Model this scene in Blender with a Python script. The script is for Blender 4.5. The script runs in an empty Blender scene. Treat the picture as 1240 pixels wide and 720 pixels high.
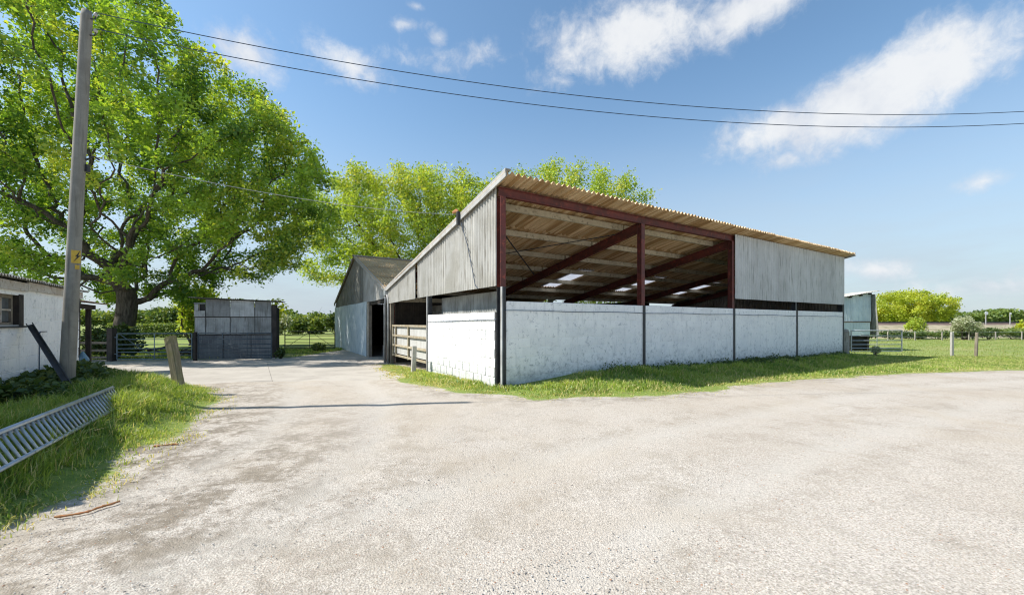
import bpy, math, random
import numpy as np
from mathutils import Vector, Matrix, Euler

R = math.radians
SC = bpy.context.scene
COL = SC.collection
random.seed(7)
RNG = np.random.default_rng(7)

# ------------------------------------------------------------------ camera
CAM_H = 1.55
cam_d = bpy.data.cameras.new('camera')
cam_d.sensor_fit = 'HORIZONTAL'; cam_d.sensor_width = 36.0
cam_d.lens = 36.0 * 486.0 / 1240.0
cam_d.shift_y = 0.0242
cam_d.clip_start = 0.05; cam_d.clip_end = 6000
cam = bpy.data.objects.new('camera', cam_d); COL.objects.link(cam)
cam.location = (0, 0, CAM_H); cam.rotation_euler = (R(90), 0, 0)
SC.camera = cam

# ------------------------------------------------------------------ sun, sky, exposure
SHADOW = Vector((0.938, 0.124, -1.0))          # the way the light travels
SUN_EL = math.atan2(1.0, math.hypot(SHADOW.x, SHADOW.y))
sun_d = bpy.data.lights.new('sun', 'SUN')
sun_d.energy = 4.1; sun_d.angle = R(0.53); sun_d.color = (1.0, 0.955, 0.88)
sun = bpy.data.objects.new('sun', sun_d); COL.objects.link(sun)
sun.rotation_euler = SHADOW.to_track_quat('-Z', 'Y').to_euler()
sun.location = (-40, -5, 45)

world = bpy.data.worlds.new('World'); SC.world = world; world.use_nodes = True
SKY_STRENGTH = 0.15
SC.view_settings.view_transform = 'Standard'; SC.view_settings.look = 'None'
SC.view_settings.gamma = 1.0; SC.view_settings.use_curve_mapping = False
SC.view_settings.exposure = 0.87
SC.cycles.use_denoising = True
SC.cycles.filter_width = 1.15
SC.cycles.use_adaptive_sampling = False
try:
    SC.cycles.denoiser = 'OPENIMAGEDENOISE'; SC.cycles.denoising_input_passes = 'RGB_ALBEDO_NORMAL'
    SC.cycles.denoising_prefilter = 'ACCURATE'
except Exception:
    pass
SC.cycles.max_bounces = 7; SC.cycles.diffuse_bounces = 4; SC.cycles.glossy_bounces = 2
SC.cycles.transmission_bounces = 4; SC.cycles.transparent_max_bounces = 6
SC.cycles.sample_clamp_indirect = 8.0; SC.cycles.caustics_reflective = False; SC.cycles.caustics_refractive = False


class NT:
    """small node-tree writer"""
    def __init__(s, tree): s.t = tree; s.n = tree.nodes; s.l = tree.links
    def node(s, typ, **kw):
        n = s.n.new(typ)
        for k, v in kw.items(): setattr(n, k, v)
        return n
    def put(s, sock, val):
        if isinstance(val, bpy.types.NodeSocket): s.l.new(val, sock)
        elif val is not None:
            if hasattr(sock.default_value, '__len__') and not hasattr(val, '__len__'):
                val = (val,) * len(sock.default_value)
            if hasattr(val, '__len__') and len(sock.default_value) == 4 and len(val) == 3: val = (*val, 1)
            sock.default_value = val
    def math(s, op, a, b=None, c=None, clamp=False):
        n = s.node('ShaderNodeMath', operation=op, use_clamp=clamp)
        s.put(n.inputs[0], a)
        if b is not None: s.put(n.inputs[1], b)
        if c is not None: s.put(n.inputs[2], c)
        return n.outputs[0]
    def vmath(s, op, a, b=None):
        n = s.node('ShaderNodeVectorMath', operation=op)
        s.put(n.inputs[0], a)
        if b is not None: s.put(n.inputs[1], b)
        return n.outputs['Value'] if op in ('DOT_PRODUCT', 'LENGTH') else n.outputs[0]
    def mix(s, f, a, b, blend='MIX'):
        n = s.node('ShaderNodeMix', data_type='RGBA', blend_type=blend)
        s.put(n.inputs[0], f); s.put(n.inputs[6], a); s.put(n.inputs[7], b)
        return n.outputs[2]
    def noise(s, vec, scale, detail=4, rough=0.55, dist=0.0):
        n = s.node('ShaderNodeTexNoise'); s.put(n.inputs['Vector'], vec)
        n.inputs['Scale'].default_value = scale; n.inputs['Detail'].default_value = detail
        n.inputs['Roughness'].default_value = rough; n.inputs['Distortion'].default_value = dist
        return n.outputs['Fac']
    def voro(s, vec, scale, out='Distance', feature='F1', rnd=1.0):
        n = s.node('ShaderNodeTexVoronoi', feature=feature); s.put(n.inputs['Vector'], vec)
        n.inputs['Scale'].default_value = scale; n.inputs['Randomness'].default_value = rnd
        return n.outputs[out]
    def ramp(s, f, lo, hi, a=0.0, b=1.0):
        n = s.node('ShaderNodeMapRange', interpolation_type='SMOOTHSTEP')
        s.put(n.inputs[0], f)
        n.inputs[1].default_value = lo; n.inputs[2].default_value = hi
        n.inputs[3].default_value = a; n.inputs[4].default_value = b
        return n.outputs[0]
    def scale(s, vec, sx, sy, sz):
        return s.vmath('MULTIPLY', vec, (sx, sy, sz))
    def pos(s): return s.node('ShaderNodeNewGeometry').outputs['Position']
    def objc(s): return s.node('ShaderNodeTexCoord').outputs['Object']
    def rnd(s): return s.node('ShaderNodeObjectInfo').outputs['Random']
    def attr(s, name):
        n = s.node('ShaderNodeAttribute'); n.attribute_name = name
        return n.outputs['Fac']
    def bump(s, h, strength, dist=0.01):
        n = s.node('ShaderNodeBump'); s.put(n.inputs['Height'], h)
        n.inputs['Strength'].default_value = strength; n.inputs['Distance'].default_value = dist
        return n.outputs[0]


# ---- world: physical sky with fair-weather clouds as directions at infinity
def px_dir(px, py):
    v = Vector(((px - 620) / 486.0, 1.0, (390 - py) / 486.0)); v.normalize(); return v
wn = NT(world.node_tree); world.node_tree.nodes.clear()
w_out = wn.node('ShaderNodeOutputWorld'); w_bg = wn.node('ShaderNodeBackground')
w_sky = wn.node('ShaderNodeTexSky', sky_type='NISHITA')
w_sky.sun_disc = False; w_sky.sun_elevation = SUN_EL
w_sky.sun_rotation = math.atan2(-SHADOW.x, -SHADOW.y) % (2 * math.pi)
w_sky.altitude = 50; w_sky.air_density = 1.0; w_sky.dust_density = 0.7; w_sky.ozone_density = 2.2
wd = wn.node('ShaderNodeTexCoord').outputs['Generated']
warp = wn.noise(wd, 5.0, 3, 0.6)
wn_c = wn.node('ShaderNodeTexNoise'); wn.put(wn_c.inputs['Vector'], wd)
wn_c.inputs['Scale'].default_value = 5.0; wn_c.inputs['Detail'].default_value = 9; wn_c.inputs['Roughness'].default_value = 0.62
wn_c.inputs['Distortion'].default_value = 0.4
cl_noise = wn_c.outputs['Fac']
# (centre px, centre py, half width px, half height px, tilt deg, strength)
CLOUDS = [(780, 34, 130, 42, -4, 1.0), (905, 8, 150, 36, 8, 1.1), (1055, 116, 190, 46, 13, 1.35), (1145, 86, 85, 34, 10, 1.1), (960, 152, 120, 30, 4, 1.05),
          (700, 60, 50, 26, 20, 0.6), (300, 68, 52, 32, -28, 0.9), (425, 78, 50, 20, -12, 0.6), (492, 30, 34, 9, 4, 0.6),
          (530, 46, 18, 12, 0, 0.6), (505, 8, 12, 6, 0, 0.6), (1190, 219, 34, 12, 8, 0.6), (1050, 326, 55, 16, -4, 0.75),
          (1220, 345, 160, 24, 6, 0.65), (520, 68, 80, 16, 6, 0.35), (-260, 120, 240, 70, 10, 1.0), (1600, 160, 260, 80, 5, 1.0)]
best = None
for (cx, cy, hw, hh, tilt, st) in CLOUDS:
    c = px_dir(cx, cy)
    u0 = Vector((0, 0, 1)).cross(c) * -1; u0 = Vector((c.y, -c.x, 0)).normalized(); v0 = u0.cross(c).normalized()
    if v0.z < 0: v0 = -v0
    ct, sn = math.cos(R(tilt)), math.sin(R(tilt))
    u = u0 * ct + v0 * sn; v = v0 * ct - u0 * sn
    k = c.y / 486.0
    a = hw * k * (c.y if abs(cx - 620) > 250 else 1.0) ; b = hh * k
    du = wn.math('DIVIDE', wn.vmath('DOT_PRODUCT', wd, tuple(u)), a)
    dv = wn.math('DIVIDE', wn.vmath('DOT_PRODUCT', wd, tuple(v)), b)
    e = wn.math('SQRT', wn.math('ADD', wn.math('MULTIPLY', du, du), wn.math('MULTIPLY', dv, dv)))
    m = wn.math('MULTIPLY', wn.math('SUBTRACT', 1.25, e), st)
    best = m if best is None else wn.math('MAXIMUM', best, m)
fine = wn.noise(wd, 26.0, 6, 0.65, 0.3)
nz = wn.math('ADD', wn.math('MULTIPLY', wn.math('SUBTRACT', cl_noise, 0.5), 1.8), wn.math('MULTIPLY', wn.math('SUBTRACT', fine, 0.5), 1.3))
dens = wn.ramp(wn.math('ADD', best, nz), 0.05, 1.1)
sep = wn.node('ShaderNodeSeparateXYZ'); wn.put(sep.inputs[0], wd)
hz = wn.ramp(sep.outputs[2], -0.02, 0.52, 1.0, 0.0)                         # thin milky veil low down, all the way round
veil = wn.math('MULTIPLY', hz, wn.ramp(wn.noise(wn.scale(wd, 1, 1, 4), 3.0, 5, 0.6), 0.3, 0.75, 0.8, 1.0))
shade = wn.ramp(wn.math('ADD', wn.noise(wn.vmath('ADD', wd, (0.05, 0.0, -0.06)), 9.0, 6, 0.6), wn.math('MULTIPLY', dens, 0.15)), 0.35, 0.75)
CLOUD_LIT, CLOUD_DIM, VEIL = (3.35, 3.4, 3.45), (2.45, 2.62, 2.95), (2.0, 2.28, 2.58)
sky_c = wn.mix(1.0, w_sky.outputs[0], (0.68, 0.77, 0.745), 'MULTIPLY')
sky_c = wn.mix(veil, sky_c, VEIL)
ccol = wn.mix(shade, CLOUD_DIM, CLOUD_LIT)
sky_f = wn.mix(wn.math('MULTIPLY', dens, 0.93), sky_c, ccol)
wn.put(w_bg.inputs[0], sky_f); w_bg.inputs[1].default_value = SKY_STRENGTH
wn.l.new(w_bg.outputs[0], w_out.inputs[0])

# ------------------------------------------------------------------ numpy noise
def _h(ix, iy, s):
    v = np.sin(ix * 127.1 + iy * 311.7 + s * 74.7) * 43758.5453
    return v - np.floor(v)
def vnoise(x, y, s=0.0):
    ix, iy = np.floor(x), np.floor(y); fx, fy = x - ix, y - iy
    fx = fx * fx * (3 - 2 * fx); fy = fy * fy * (3 - 2 * fy)
    a, b = _h(ix, iy, s), _h(ix + 1, iy, s); c, d = _h(ix, iy + 1, s), _h(ix + 1, iy + 1, s)
    return (a * (1 - fx) + b * fx) * (1 - fy) + (c * (1 - fx) + d * fx) * fy
def fbm(x, y, s=0.0, o=4):
    r = 0; a = 0.5
    for i in range(o): r = r + a * vnoise(x * 2 ** i, y * 2 ** i, s + i * 3.1); a *= 0.5
    return r / (1 - 0.5 ** o)
def sstep(a, b, x):
    t = np.clip((x - a) / (b - a), 0, 1); return t * t * (3 - 2 * t)
def in_poly(x, y, poly):
    ins = np.zeros(np.shape(x), bool); n = len(poly)
    for i in range(n):
        x0, y0 = poly[i]; x1, y1 = poly[(i + 1) % n]
        c = ((y0 > y) != (y1 > y))
        ins ^= c & (x < (x1 - x0) * (y - y0) / ((y1 - y0) if y1 != y0 else 1e-9) + x0)
    return ins
def sdist(x, y, poly):
    d = np.full(np.shape(x), 1e9); n = len(poly)
    for i in range(n):
        x0, y0 = poly[i]; x1, y1 = poly[(i + 1) % n]; ex, ey = x1 - x0, y1 - y0
        t = np.clip(((x - x0) * ex + (y - y0) * ey) / (ex * ex + ey * ey + 1e-12), 0, 1)
        d = np.minimum(d, np.hypot(x - x0 - t * ex, y - y0 - t * ey))
    return np.where(in_poly(x, y, poly), d, -d)     # positive inside

# ------------------------------------------------------------------ mesh helpers
def mesh_np(name, v, f, mat=None, smooth=False, attrs=None):
    v = np.asarray(v, np.float32); f = np.asarray(f, np.int32)
    me = bpy.data.meshes.new(name); k = f.shape[1]
    me.vertices.add(len(v)); me.vertices.foreach_set('co', v.ravel())
    me.loops.add(f.size); me.loops.foreach_set('vertex_index', f.ravel())
    me.polygons.add(len(f)); me.polygons.foreach_set('loop_start', np.arange(0, f.size, k, dtype=np.int32))
    me.polygons.foreach_set('use_smooth', np.full(len(f), bool(smooth)))
    if attrs:
        for an, av in attrs.items():
            a = me.attributes.new(an, 'FLOAT', 'POINT'); a.data.foreach_set('value', np.asarray(av, np.float32))
    me.update(calc_edges=True); me.validate()
    if mat: me.materials.append(mat)
    return me

class MB:
    """collects faces of one piece"""
    def __init__(s): s.v = []; s.f = []
    def add(s, vs, fs):
        o = len(s.v); s.v += [tuple(p) for p in vs]; s.f += [tuple(i + o for i in q) for q in fs]; return s
    def box(s, x0, x1, y0, y1, z0, z1):
        return s.add([(x0,y0,z0),(x1,y0,z0),(x1,y1,z0),(x0,y1,z0),(x0,y0,z1),(x1,y0,z1),(x1,y1,z1),(x0,y1,z1)],
                     [(0,3,2,1),(4,5,6,7),(0,1,5,4),(1,2,6,5),(2,3,7,6),(3,0,4,7)])
    def bar(s, p0, p1, w, h, up=(0, 0, 1)):
        p0, p1 = Vector(p0), Vector(p1); d = (p1 - p0).normalized(); up = Vector(up)
        if abs(d.dot(up)) > 0.98: up = Vector((1, 0, 0))
        a = d.cross(up).normalized() * (w / 2); b = a.cross(d).normalized() * (h / 2)
        c = [p + sa * a + sb * b for p in (p0, p1) for sa, sb in ((-1,-1),(1,-1),(1,1),(-1,1))]
        return s.add(c, [(0,1,2,3),(7,6,5,4),(0,4,5,1),(1,5,6,2),(2,6,7,3),(3,7,4,0)])
    def tube(s, pts, r, n=8, caps=True):
        pts = [Vector(p) for p in pts]; rs = r if hasattr(r, '__len__') else [r] * len(pts)
        rings = []; o = len(s.v)
        prev = None
        for i, p in enumerate(pts):
            d = (pts[min(i + 1, len(pts) - 1)] - pts[max(i - 1, 0)]).normalized()
            ref = prev if prev is not None else (Vector((0, 0, 1)) if abs(d.z) < 0.9 else Vector((1, 0, 0)))
            a = (ref - d * ref.dot(d)).normalized(); b = d.cross(a); prev = a
            for k in range(n):
                t = 2 * math.pi * k / n
                s.v.append(tuple(p + (a * math.cos(t) + b * math.sin(t)) * rs[i]))
        for i in range(len(pts) - 1):
            for k in range(n):
                q, w = o + i * n, o + (i + 1) * n; k2 = (k + 1) % n
                s.f.append((q + k, q + k2, w + k2, w + k))
        if caps:
            s.f.append(tuple(o + k for k in range(n))[::-1]); s.f.append(tuple(o + (len(pts) - 1) * n + k for k in range(n)))
        return s
    def mesh(s, name, mat, smooth=False):
        me = bpy.data.meshes.new(name); me.from_pydata(s.v, [], s.f); me.update()
        if smooth:
            for p in me.polygons: p.use_smooth = len(p.vertices) == 4
        if mat: me.materials.append(mat)
        return me
    def build(s, name, mat, parent=None, smooth=False, **kw): return obj(name, s.mesh(name, mat, smooth), parent, **kw)

def obj(name, mesh, parent=None, loc=None, rot=None, label=None, cat=None, group=None, kind=None):
    o = bpy.data.objects.new(name, mesh); COL.objects.link(o)
    if loc: o.location = loc
    if rot: o.rotation_euler = rot
    if parent: o.parent = parent
    tag(o, label, cat, group, kind)
    return o
def tag(o, label=None, cat=None, group=None, kind=None):
    if label: o['label'] = label
    if cat: o['category'] = cat
    if group: o['group'] = group
    if kind: o['kind'] = kind
    return o
def thing(name, loc, rz, label, cat, group=None):
    return obj(name, None, None, loc, (0, 0, rz), label, cat, group)

def corr(name, width, v0, v1, pitch, amp, mp, mat, per=6, thick=0.007, warp=0.0, rows=1):
    """a corrugated sheet: u across the waves, from v0(u) to v1(u) along them; mp maps (u, v, w) to local space"""
    n = max(2, int(round(width / pitch * per))); us = [width * i / n for i in range(n + 1)]
    f0 = v0 if callable(v0) else (lambda u: v0); f1 = v1 if callable(v1) else (lambda u: v1)
    vs = []; fs = []; st = rows + 1
    for side in (0, 1):
        for u in us:
            w = amp * math.sin(2 * math.pi * u / pitch) + (thick if side else 0)
            for j in range(st):
                t = j / rows; vs.append(mp(u, f0(u) * (1 - t) + f1(u) * t, w + warp * math.sin(math.pi * t)))
    N = (n + 1) * st
    for i in range(n):
        for j in range(rows):
            a = i * st + j
            fs.append((a, a + 1, a + st + 1, a + st)); fs.append((N + a, N + a + st, N + a + st + 1, N + a + 1))
        fs.append((i * st, i * st + st, N + i * st + st, N + i * st))
        e = i * st + rows; fs.append((e, N + e, N + e + st, e + st))
    for j in range(rows):
        fs.append((j, N + j, N + j + 1, j + 1)); b = n * st + j; fs.append((b, b + 1, N + b + 1, N + b))
    me = bpy.data.meshes.new(name); me.from_pydata(vs, [], fs); me.update()
    for p in me.polygons: p.use_smooth = True
    if hasattr(me, 'set_sharp_from_angle'): me.set_sharp_from_angle(angle=R(55))
    me.materials.append(mat)
    return me

# ------------------------------------------------------------------ materials
MATS = {}
def material(name, fn, rough=0.85, metal=0.0, spec=0.3):
    m = bpy.data.materials.new(name); m.use_nodes = True; nt = NT(m.node_tree)
    b = m.node_tree.nodes['Principled BSDF']
    b.inputs['Roughness'].default_value = rough; b.inputs['Metallic'].default_value = metal
    b.inputs['Specular IOR Level'].default_value = spec
    r = fn(nt, b)
    if r is not None: nt.put(b.inputs['Base Color'], r)
    MATS[name] = m
    return m

def weathered(c1, c2, c3=None, s=3.0, streak=True, var=0.18, bump=0.25, spot=None, speck=0.5):
    """two-tone worn surface: broad blotches, vertical streaks, grain, per-object lightness"""
    def fn(nt, b):
        p = nt.pos()
        big = nt.noise(p, s, 5, 0.62, 0.3)
        c = nt.mix(nt.ramp(big, 0.35, 0.68), c1, c2)
        if streak:
            st = nt.noise(nt.scale(p, 9, 9, 0.7), 1.6, 4, 0.6)
            c = nt.mix(nt.ramp(st, 0.5, 0.72, 0, 0.75), c, c3 or c2)
        elif c3 is not None:
            c = nt.mix(nt.ramp(nt.noise(p, s * 3.3, 5, 0.65), 0.52, 0.7, 0, 0.85), c, c3)
        gr = nt.noise(p, 70, 3, 0.6)
        c = nt.mix(speck, c, nt.mix(gr, (0.45,) * 3, (1.0,) * 3), 'MULTIPLY') if speck else c
        if spot is not None:
            c = nt.mix(nt.ramp(nt.noise(p, 14, 5, 0.7), 0.56, 0.66, 0, 0.9), c, spot)
        v = nt.math('ADD', 1.0 - var, nt.math('MULTIPLY', nt.rnd(), 2 * var))
        c = nt.mix(1.0, c, nt.node('ShaderNodeCombineColor').outputs[0], 'MULTIPLY') if False else nt.vmath('SCALE', c) if False else c
        sc = nt.node('ShaderNodeVectorMath', operation='SCALE'); nt.put(sc.inputs[0], c); nt.put(sc.inputs['Scale'], v)
        if bump: nt.put(b.inputs['Normal'], nt.bump(nt.math('ADD', gr, nt.math('MULTIPLY', big, 2)), bump, 0.006))
        return sc.outputs[0]
    return fn

def whitewash(nt, b):
    p = nt.pos(); 
    n1 = nt.noise(p, 1.6, 6, 0.66, 0.4); n2 = nt.noise(nt.scale(p, 6, 6, 0.9), 1.3, 5, 0.65)
    n3 = nt.noise(p, 9, 5, 0.68, 0.5); gr = nt.noise(p, 55, 4, 0.65)
    c = nt.mix(nt.ramp(n1, 0.42, 0.68, 0, 0.6), (0.92, 0.915, 0.895), (0.79, 0.795, 0.80))
    c = nt.mix(nt.ramp(n2, 0.54, 0.72, 0, 0.45), c, (0.56, 0.57, 0.58))
    c = nt.mix(nt.ramp(n3, 0.54, 0.70, 0, 0.75), c, (0.46, 0.48, 0.50))
    c = nt.mix(nt.ramp(nt.noise(nt.scale(p, 1, 1, 0.4), 22, 4, 0.7), 0.63, 0.72, 0, 0.6), c, (0.36, 0.365, 0.36))
    # splash dirt and algae growing up from the soil, ragged
    z = nt.node('ShaderNodeSeparateXYZ'); nt.put(z.inputs[0], p)
    up = nt.math('ADD', z.outputs[2], nt.math('MULTIPLY', nt.math('SUBTRACT', n3, 0.5), -1.5))
    c = nt.mix(nt.ramp(up, -0.1, 0.72, 0.72, 0.0), c, (0.34, 0.36, 0.345))
    c = nt.mix(0.35, c, nt.mix(gr, (0.6,) * 3, (1.3,) * 3), 'MULTIPLY')
    nt.put(b.inputs['Normal'], nt.bump(nt.math('ADD', gr, nt.math('MULTIPLY', n3, 1.5)), 0.35, 0.006))
    sc = nt.node('ShaderNodeVectorMath', operation='SCALE'); nt.put(sc.inputs[0], c)
    nt.put(sc.inputs['Scale'], nt.math('ADD', 0.96, nt.math('MULTIPLY', nt.rnd(), 0.07)))
    return sc.outputs[0]
material('whitewash', whitewash, 0.9)
material('mortar', weathered((0.24, 0.23, 0.22), (0.12, 0.115, 0.11), s=2.5), 0.95)
material('mortar_pale', weathered((0.58, 0.58, 0.57), (0.40, 0.405, 0.41), s=2.5), 0.95)
material('grey_block', weathered((0.42, 0.43, 0.43), (0.28, 0.29, 0.30), s=3, var=0.2), 0.95)
material('fibre_pale', weathered((0.52, 0.51, 0.475), (0.42, 0.405, 0.36), (0.22, 0.20, 0.165), s=1.4, var=0.10), 0.9)
material('fibre_front', weathered((0.66, 0.665, 0.645), (0.58, 0.585, 0.56), (0.32, 0.325, 0.30), s=1.4, var=0.06), 0.9)
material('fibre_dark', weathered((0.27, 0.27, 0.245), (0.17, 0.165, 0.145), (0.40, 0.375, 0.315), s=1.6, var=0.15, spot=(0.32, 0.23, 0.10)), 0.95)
def roof_fn(nt, b):
    p = nt.objc(); off = nt.node('ShaderNodeCombineXYZ'); nt.put(off.inputs[0], nt.math('MULTIPLY', nt.rnd(), 37.0)); q = nt.vmath('ADD', p, off.outputs[0])
    st = nt.noise(nt.scale(q, 10.5, 0.22, 0.22), 1.0, 2, 0.5); s2 = nt.noise(nt.scale(q, 24, 0.6, 0.6), 1.0, 3, 0.6); big = nt.noise(nt.pos(), 1.1, 5, 0.65)
    c = nt.mix(nt.ramp(big, 0.35, 0.68), (0.78, 0.60, 0.385), (0.64, 0.475, 0.29))
    c = nt.mix(nt.ramp(st, 0.44, 0.60, 0, 0.85), c, (0.40, 0.235, 0.10))
    c = nt.mix(nt.ramp(s2, 0.52, 0.68, 0, 0.6), c, (0.30, 0.185, 0.09))
    gr = nt.noise(nt.pos(), 60, 3, 0.6); nt.put(b.inputs['Normal'], nt.bump(gr, 0.2, 0.005))
    sc = nt.node('ShaderNodeVectorMath', operation='SCALE'); nt.put(sc.inputs[0], c); nt.put(sc.inputs['Scale'], nt.math('ADD', 0.88, nt.math('MULTIPLY', nt.rnd(), 0.24)))
    return sc.outputs[0]
material('fibre_roof', roof_fn, 0.92)
material('lichen_roof', weathered((0.66, 0.47, 0.26), (0.50, 0.34, 0.18), (0.70, 0.37, 0.08), s=1.3, streak=False, var=0.14, spot=(0.50, 0.26, 0.04)), 0.95)
material('panel_board', weathered((0.47, 0.475, 0.45), (0.30, 0.305, 0.285), (0.16, 0.15, 0.125), s=1.7, var=0.32), 0.9)
material('panel_low', weathered((0.22, 0.23, 0.23), (0.145, 0.15, 0.155), (0.32, 0.32, 0.31), s=1.5, var=0.15), 0.9)
material('blue_sheet', weathered((0.74, 0.80, 0.82), (0.60, 0.68, 0.72), (0.34, 0.41, 0.45), s=1.7, var=0.08), 0.6, spec=0.4)
material('blue_pale', weathered((0.70, 0.79, 0.83), (0.56, 0.67, 0.73), (0.40, 0.48, 0.52), s=1.7, var=0.06), 0.6, spec=0.4)
material('red_oxide', weathered((0.17, 0.042, 0.032), (0.095, 0.032, 0.026), (0.33, 0.075, 0.045), s=2.2, streak=False, var=0.12, spot=(0.06, 0.025, 0.02)), 0.6, spec=0.4)
material('dark_steel', weathered((0.055, 0.06, 0.065), (0.035, 0.036, 0.04), (0.10, 0.09, 0.08), s=3, var=0.1), 0.6, spec=0.4)
material('pale_steel', weathered((0.42, 0.43, 0.43), (0.30, 0.30, 0.30), (0.20, 0.17, 0.14), s=3, var=0.1), 0.55, spec=0.4)
material('purlin', weathered((0.62, 0.56, 0.43), (0.48, 0.42, 0.31), (0.22, 0.19, 0.14), s=2.5, streak=False, var=0.12), 0.9)
material('galv', weathered((0.56, 0.59, 0.61), (0.45, 0.48, 0.50), (0.32, 0.34, 0.35), s=5, var=0.08, bump=0.1), 0.42, 0.55, 0.5)
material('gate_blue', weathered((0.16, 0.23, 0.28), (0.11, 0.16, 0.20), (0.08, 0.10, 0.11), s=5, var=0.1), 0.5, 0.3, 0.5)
material('gate_blue_shade', weathered((0.085, 0.115, 0.135), (0.06, 0.08, 0.095), (0.05, 0.055, 0.06), s=5, var=0.1), 0.6, 0.2, 0.4)  # blue-grey gate colour darkened to stand for shade on the rails
material('gate_dark', weathered((0.10, 0.095, 0.085), (0.07, 0.06, 0.05), (0.16, 0.12, 0.09), s=5, var=0.1), 0.7)
material('gate_cream', weathered((0.46, 0.41, 0.31), (0.36, 0.29, 0.19), (0.20, 0.11, 0.055), s=4, streak=False, var=0.1), 0.7)
material('barge', weathered((0.48, 0.48, 0.47), (0.35, 0.345, 0.33), (0.30, 0.25, 0.18), s=2.0, streak=False, var=0.08), 0.85)
material('gate_sheet', weathered((0.56, 0.56, 0.54), (0.47, 0.47, 0.45), (0.36, 0.33, 0.28), s=2.5, var=0.06), 0.7)
material('pole_wood', weathered((0.31, 0.295, 0.255), (0.235, 0.22, 0.19), (0.15, 0.14, 0.115), s=2.5, var=0.0), 0.9)
def sleeper(nt, b):
    p = nt.objc(); g = nt.noise(nt.scale(p, 14, 14, 1.2), 2.2, 6, 0.68, 0.4); m = nt.noise(p, 3.2, 5, 0.6)
    c = nt.mix(nt.ramp(g, 0.36, 0.68), (0.15, 0.13, 0.085), (0.30, 0.265, 0.18))
    c = nt.mix(nt.ramp(m, 0.46, 0.64, 0, 0.75), c, (0.17, 0.165, 0.06))
    nt.put(b.inputs['Normal'], nt.bump(g, 0.35, 0.008)); return c
material('sleeper', sleeper, 0.95)
material('timber_grey', weathered((0.26, 0.22, 0.17), (0.17, 0.14, 0.105), (0.34, 0.30, 0.24), s=3, var=0.15), 0.9)
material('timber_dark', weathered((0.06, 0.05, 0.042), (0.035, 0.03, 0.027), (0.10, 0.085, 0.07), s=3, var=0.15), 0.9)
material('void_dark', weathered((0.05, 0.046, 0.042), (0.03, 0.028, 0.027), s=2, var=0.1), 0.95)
material('concrete_post', weathered((0.50, 0.48, 0.44), (0.38, 0.37, 0.34), (0.28, 0.27, 0.22), s=5, var=0.1), 0.9)
material('fascia', weathered((0.62, 0.58, 0.52), (0.50, 0.42, 0.33), (0.26, 0.18, 0.11), s=3.5, streak=False, var=0.1), 0.85)
material('cable_black', lambda nt, b: (0.045, 0.07, 0.11), 0.5)
material('cable_pale', lambda nt, b: (0.34, 0.35, 0.35), 0.6)
material('porcelain', lambda nt, b: (0.45, 0.42, 0.38), 0.3)
material('sign_yellow', weathered((0.68, 0.47, 0.07), (0.58, 0.37, 0.06), s=20, streak=False, var=0.0, bump=0), 0.6)
material('sign_black', lambda nt, b: (0.03, 0.03, 0.03), 0.6)
material('sign_white', lambda nt, b: (0.7, 0.72, 0.74), 0.5)
material('blue_plastic', weathered((0.22, 0.36, 0.46), (0.15, 0.27, 0.36), (0.32, 0.44, 0.50), s=6, var=0.0), 0.5)
material('twine', weathered((0.50, 0.20, 0.085), (0.38, 0.22, 0.10), s=12, streak=False, var=0.1), 0.9)
material('rusty_iron', weathered((0.17, 0.11, 0.075), (0.11, 0.08, 0.06), (0.26, 0.15, 0.08), s=4, streak=False, var=0.1), 0.9)
material('stone', weathered((0.46, 0.42, 0.36), (0.34, 0.31, 0.26), (0.22, 0.2, 0.16), s=6, var=0.1), 0.95)
def glassfn(nt, b):
    p = nt.pos(); return nt.mix(nt.noise(p, 6, 4), (0.06, 0.07, 0.08), (0.16, 0.17, 0.17))
material('glass', glassfn, 0.12, 0.0, 0.6)
def concrete(nt, b):
    p = nt.pos(); n = nt.noise(p, 0.9, 6, 0.65, 0.3); g = nt.noise(p, 45, 4, 0.7); m = nt.noise(p, 5, 5, 0.65)
    c = nt.mix(nt.ramp(n, 0.35, 0.7), (0.47, 0.43, 0.375), (0.38, 0.345, 0.30))
    c = nt.mix(nt.ramp(m, 0.56, 0.75, 0, 0.6), c, (0.23, 0.21, 0.175))
    c = nt.mix(0.5, c, nt.mix(g, (0.5,) * 3, (1.15,) * 3), 'MULTIPLY')
    nt.put(b.inputs['Normal'], nt.bump(g, 0.4, 0.006)); return c
material('concrete', concrete, 0.9)

def skylight(nt, b):
    out = nt.n['Material Output']; d = nt.node('ShaderNodeBsdfDiffuse'); t = nt.node('ShaderNodeBsdfTranslucent'); m = nt.node('ShaderNodeMixShader')
    c = nt.mix(nt.noise(nt.pos(), 3, 4), (0.72, 0.74, 0.78), (0.9, 0.9, 0.92))
    nt.put(d.inputs[0], c); nt.put(t.inputs[0], c); m.inputs[0].default_value = 0.75
    nt.l.new(d.outputs[0], m.inputs[1]); nt.l.new(t.outputs[0], m.inputs[2]); nt.l.new(m.outputs[0], out.inputs[0])
material('skylight', skylight)

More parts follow.
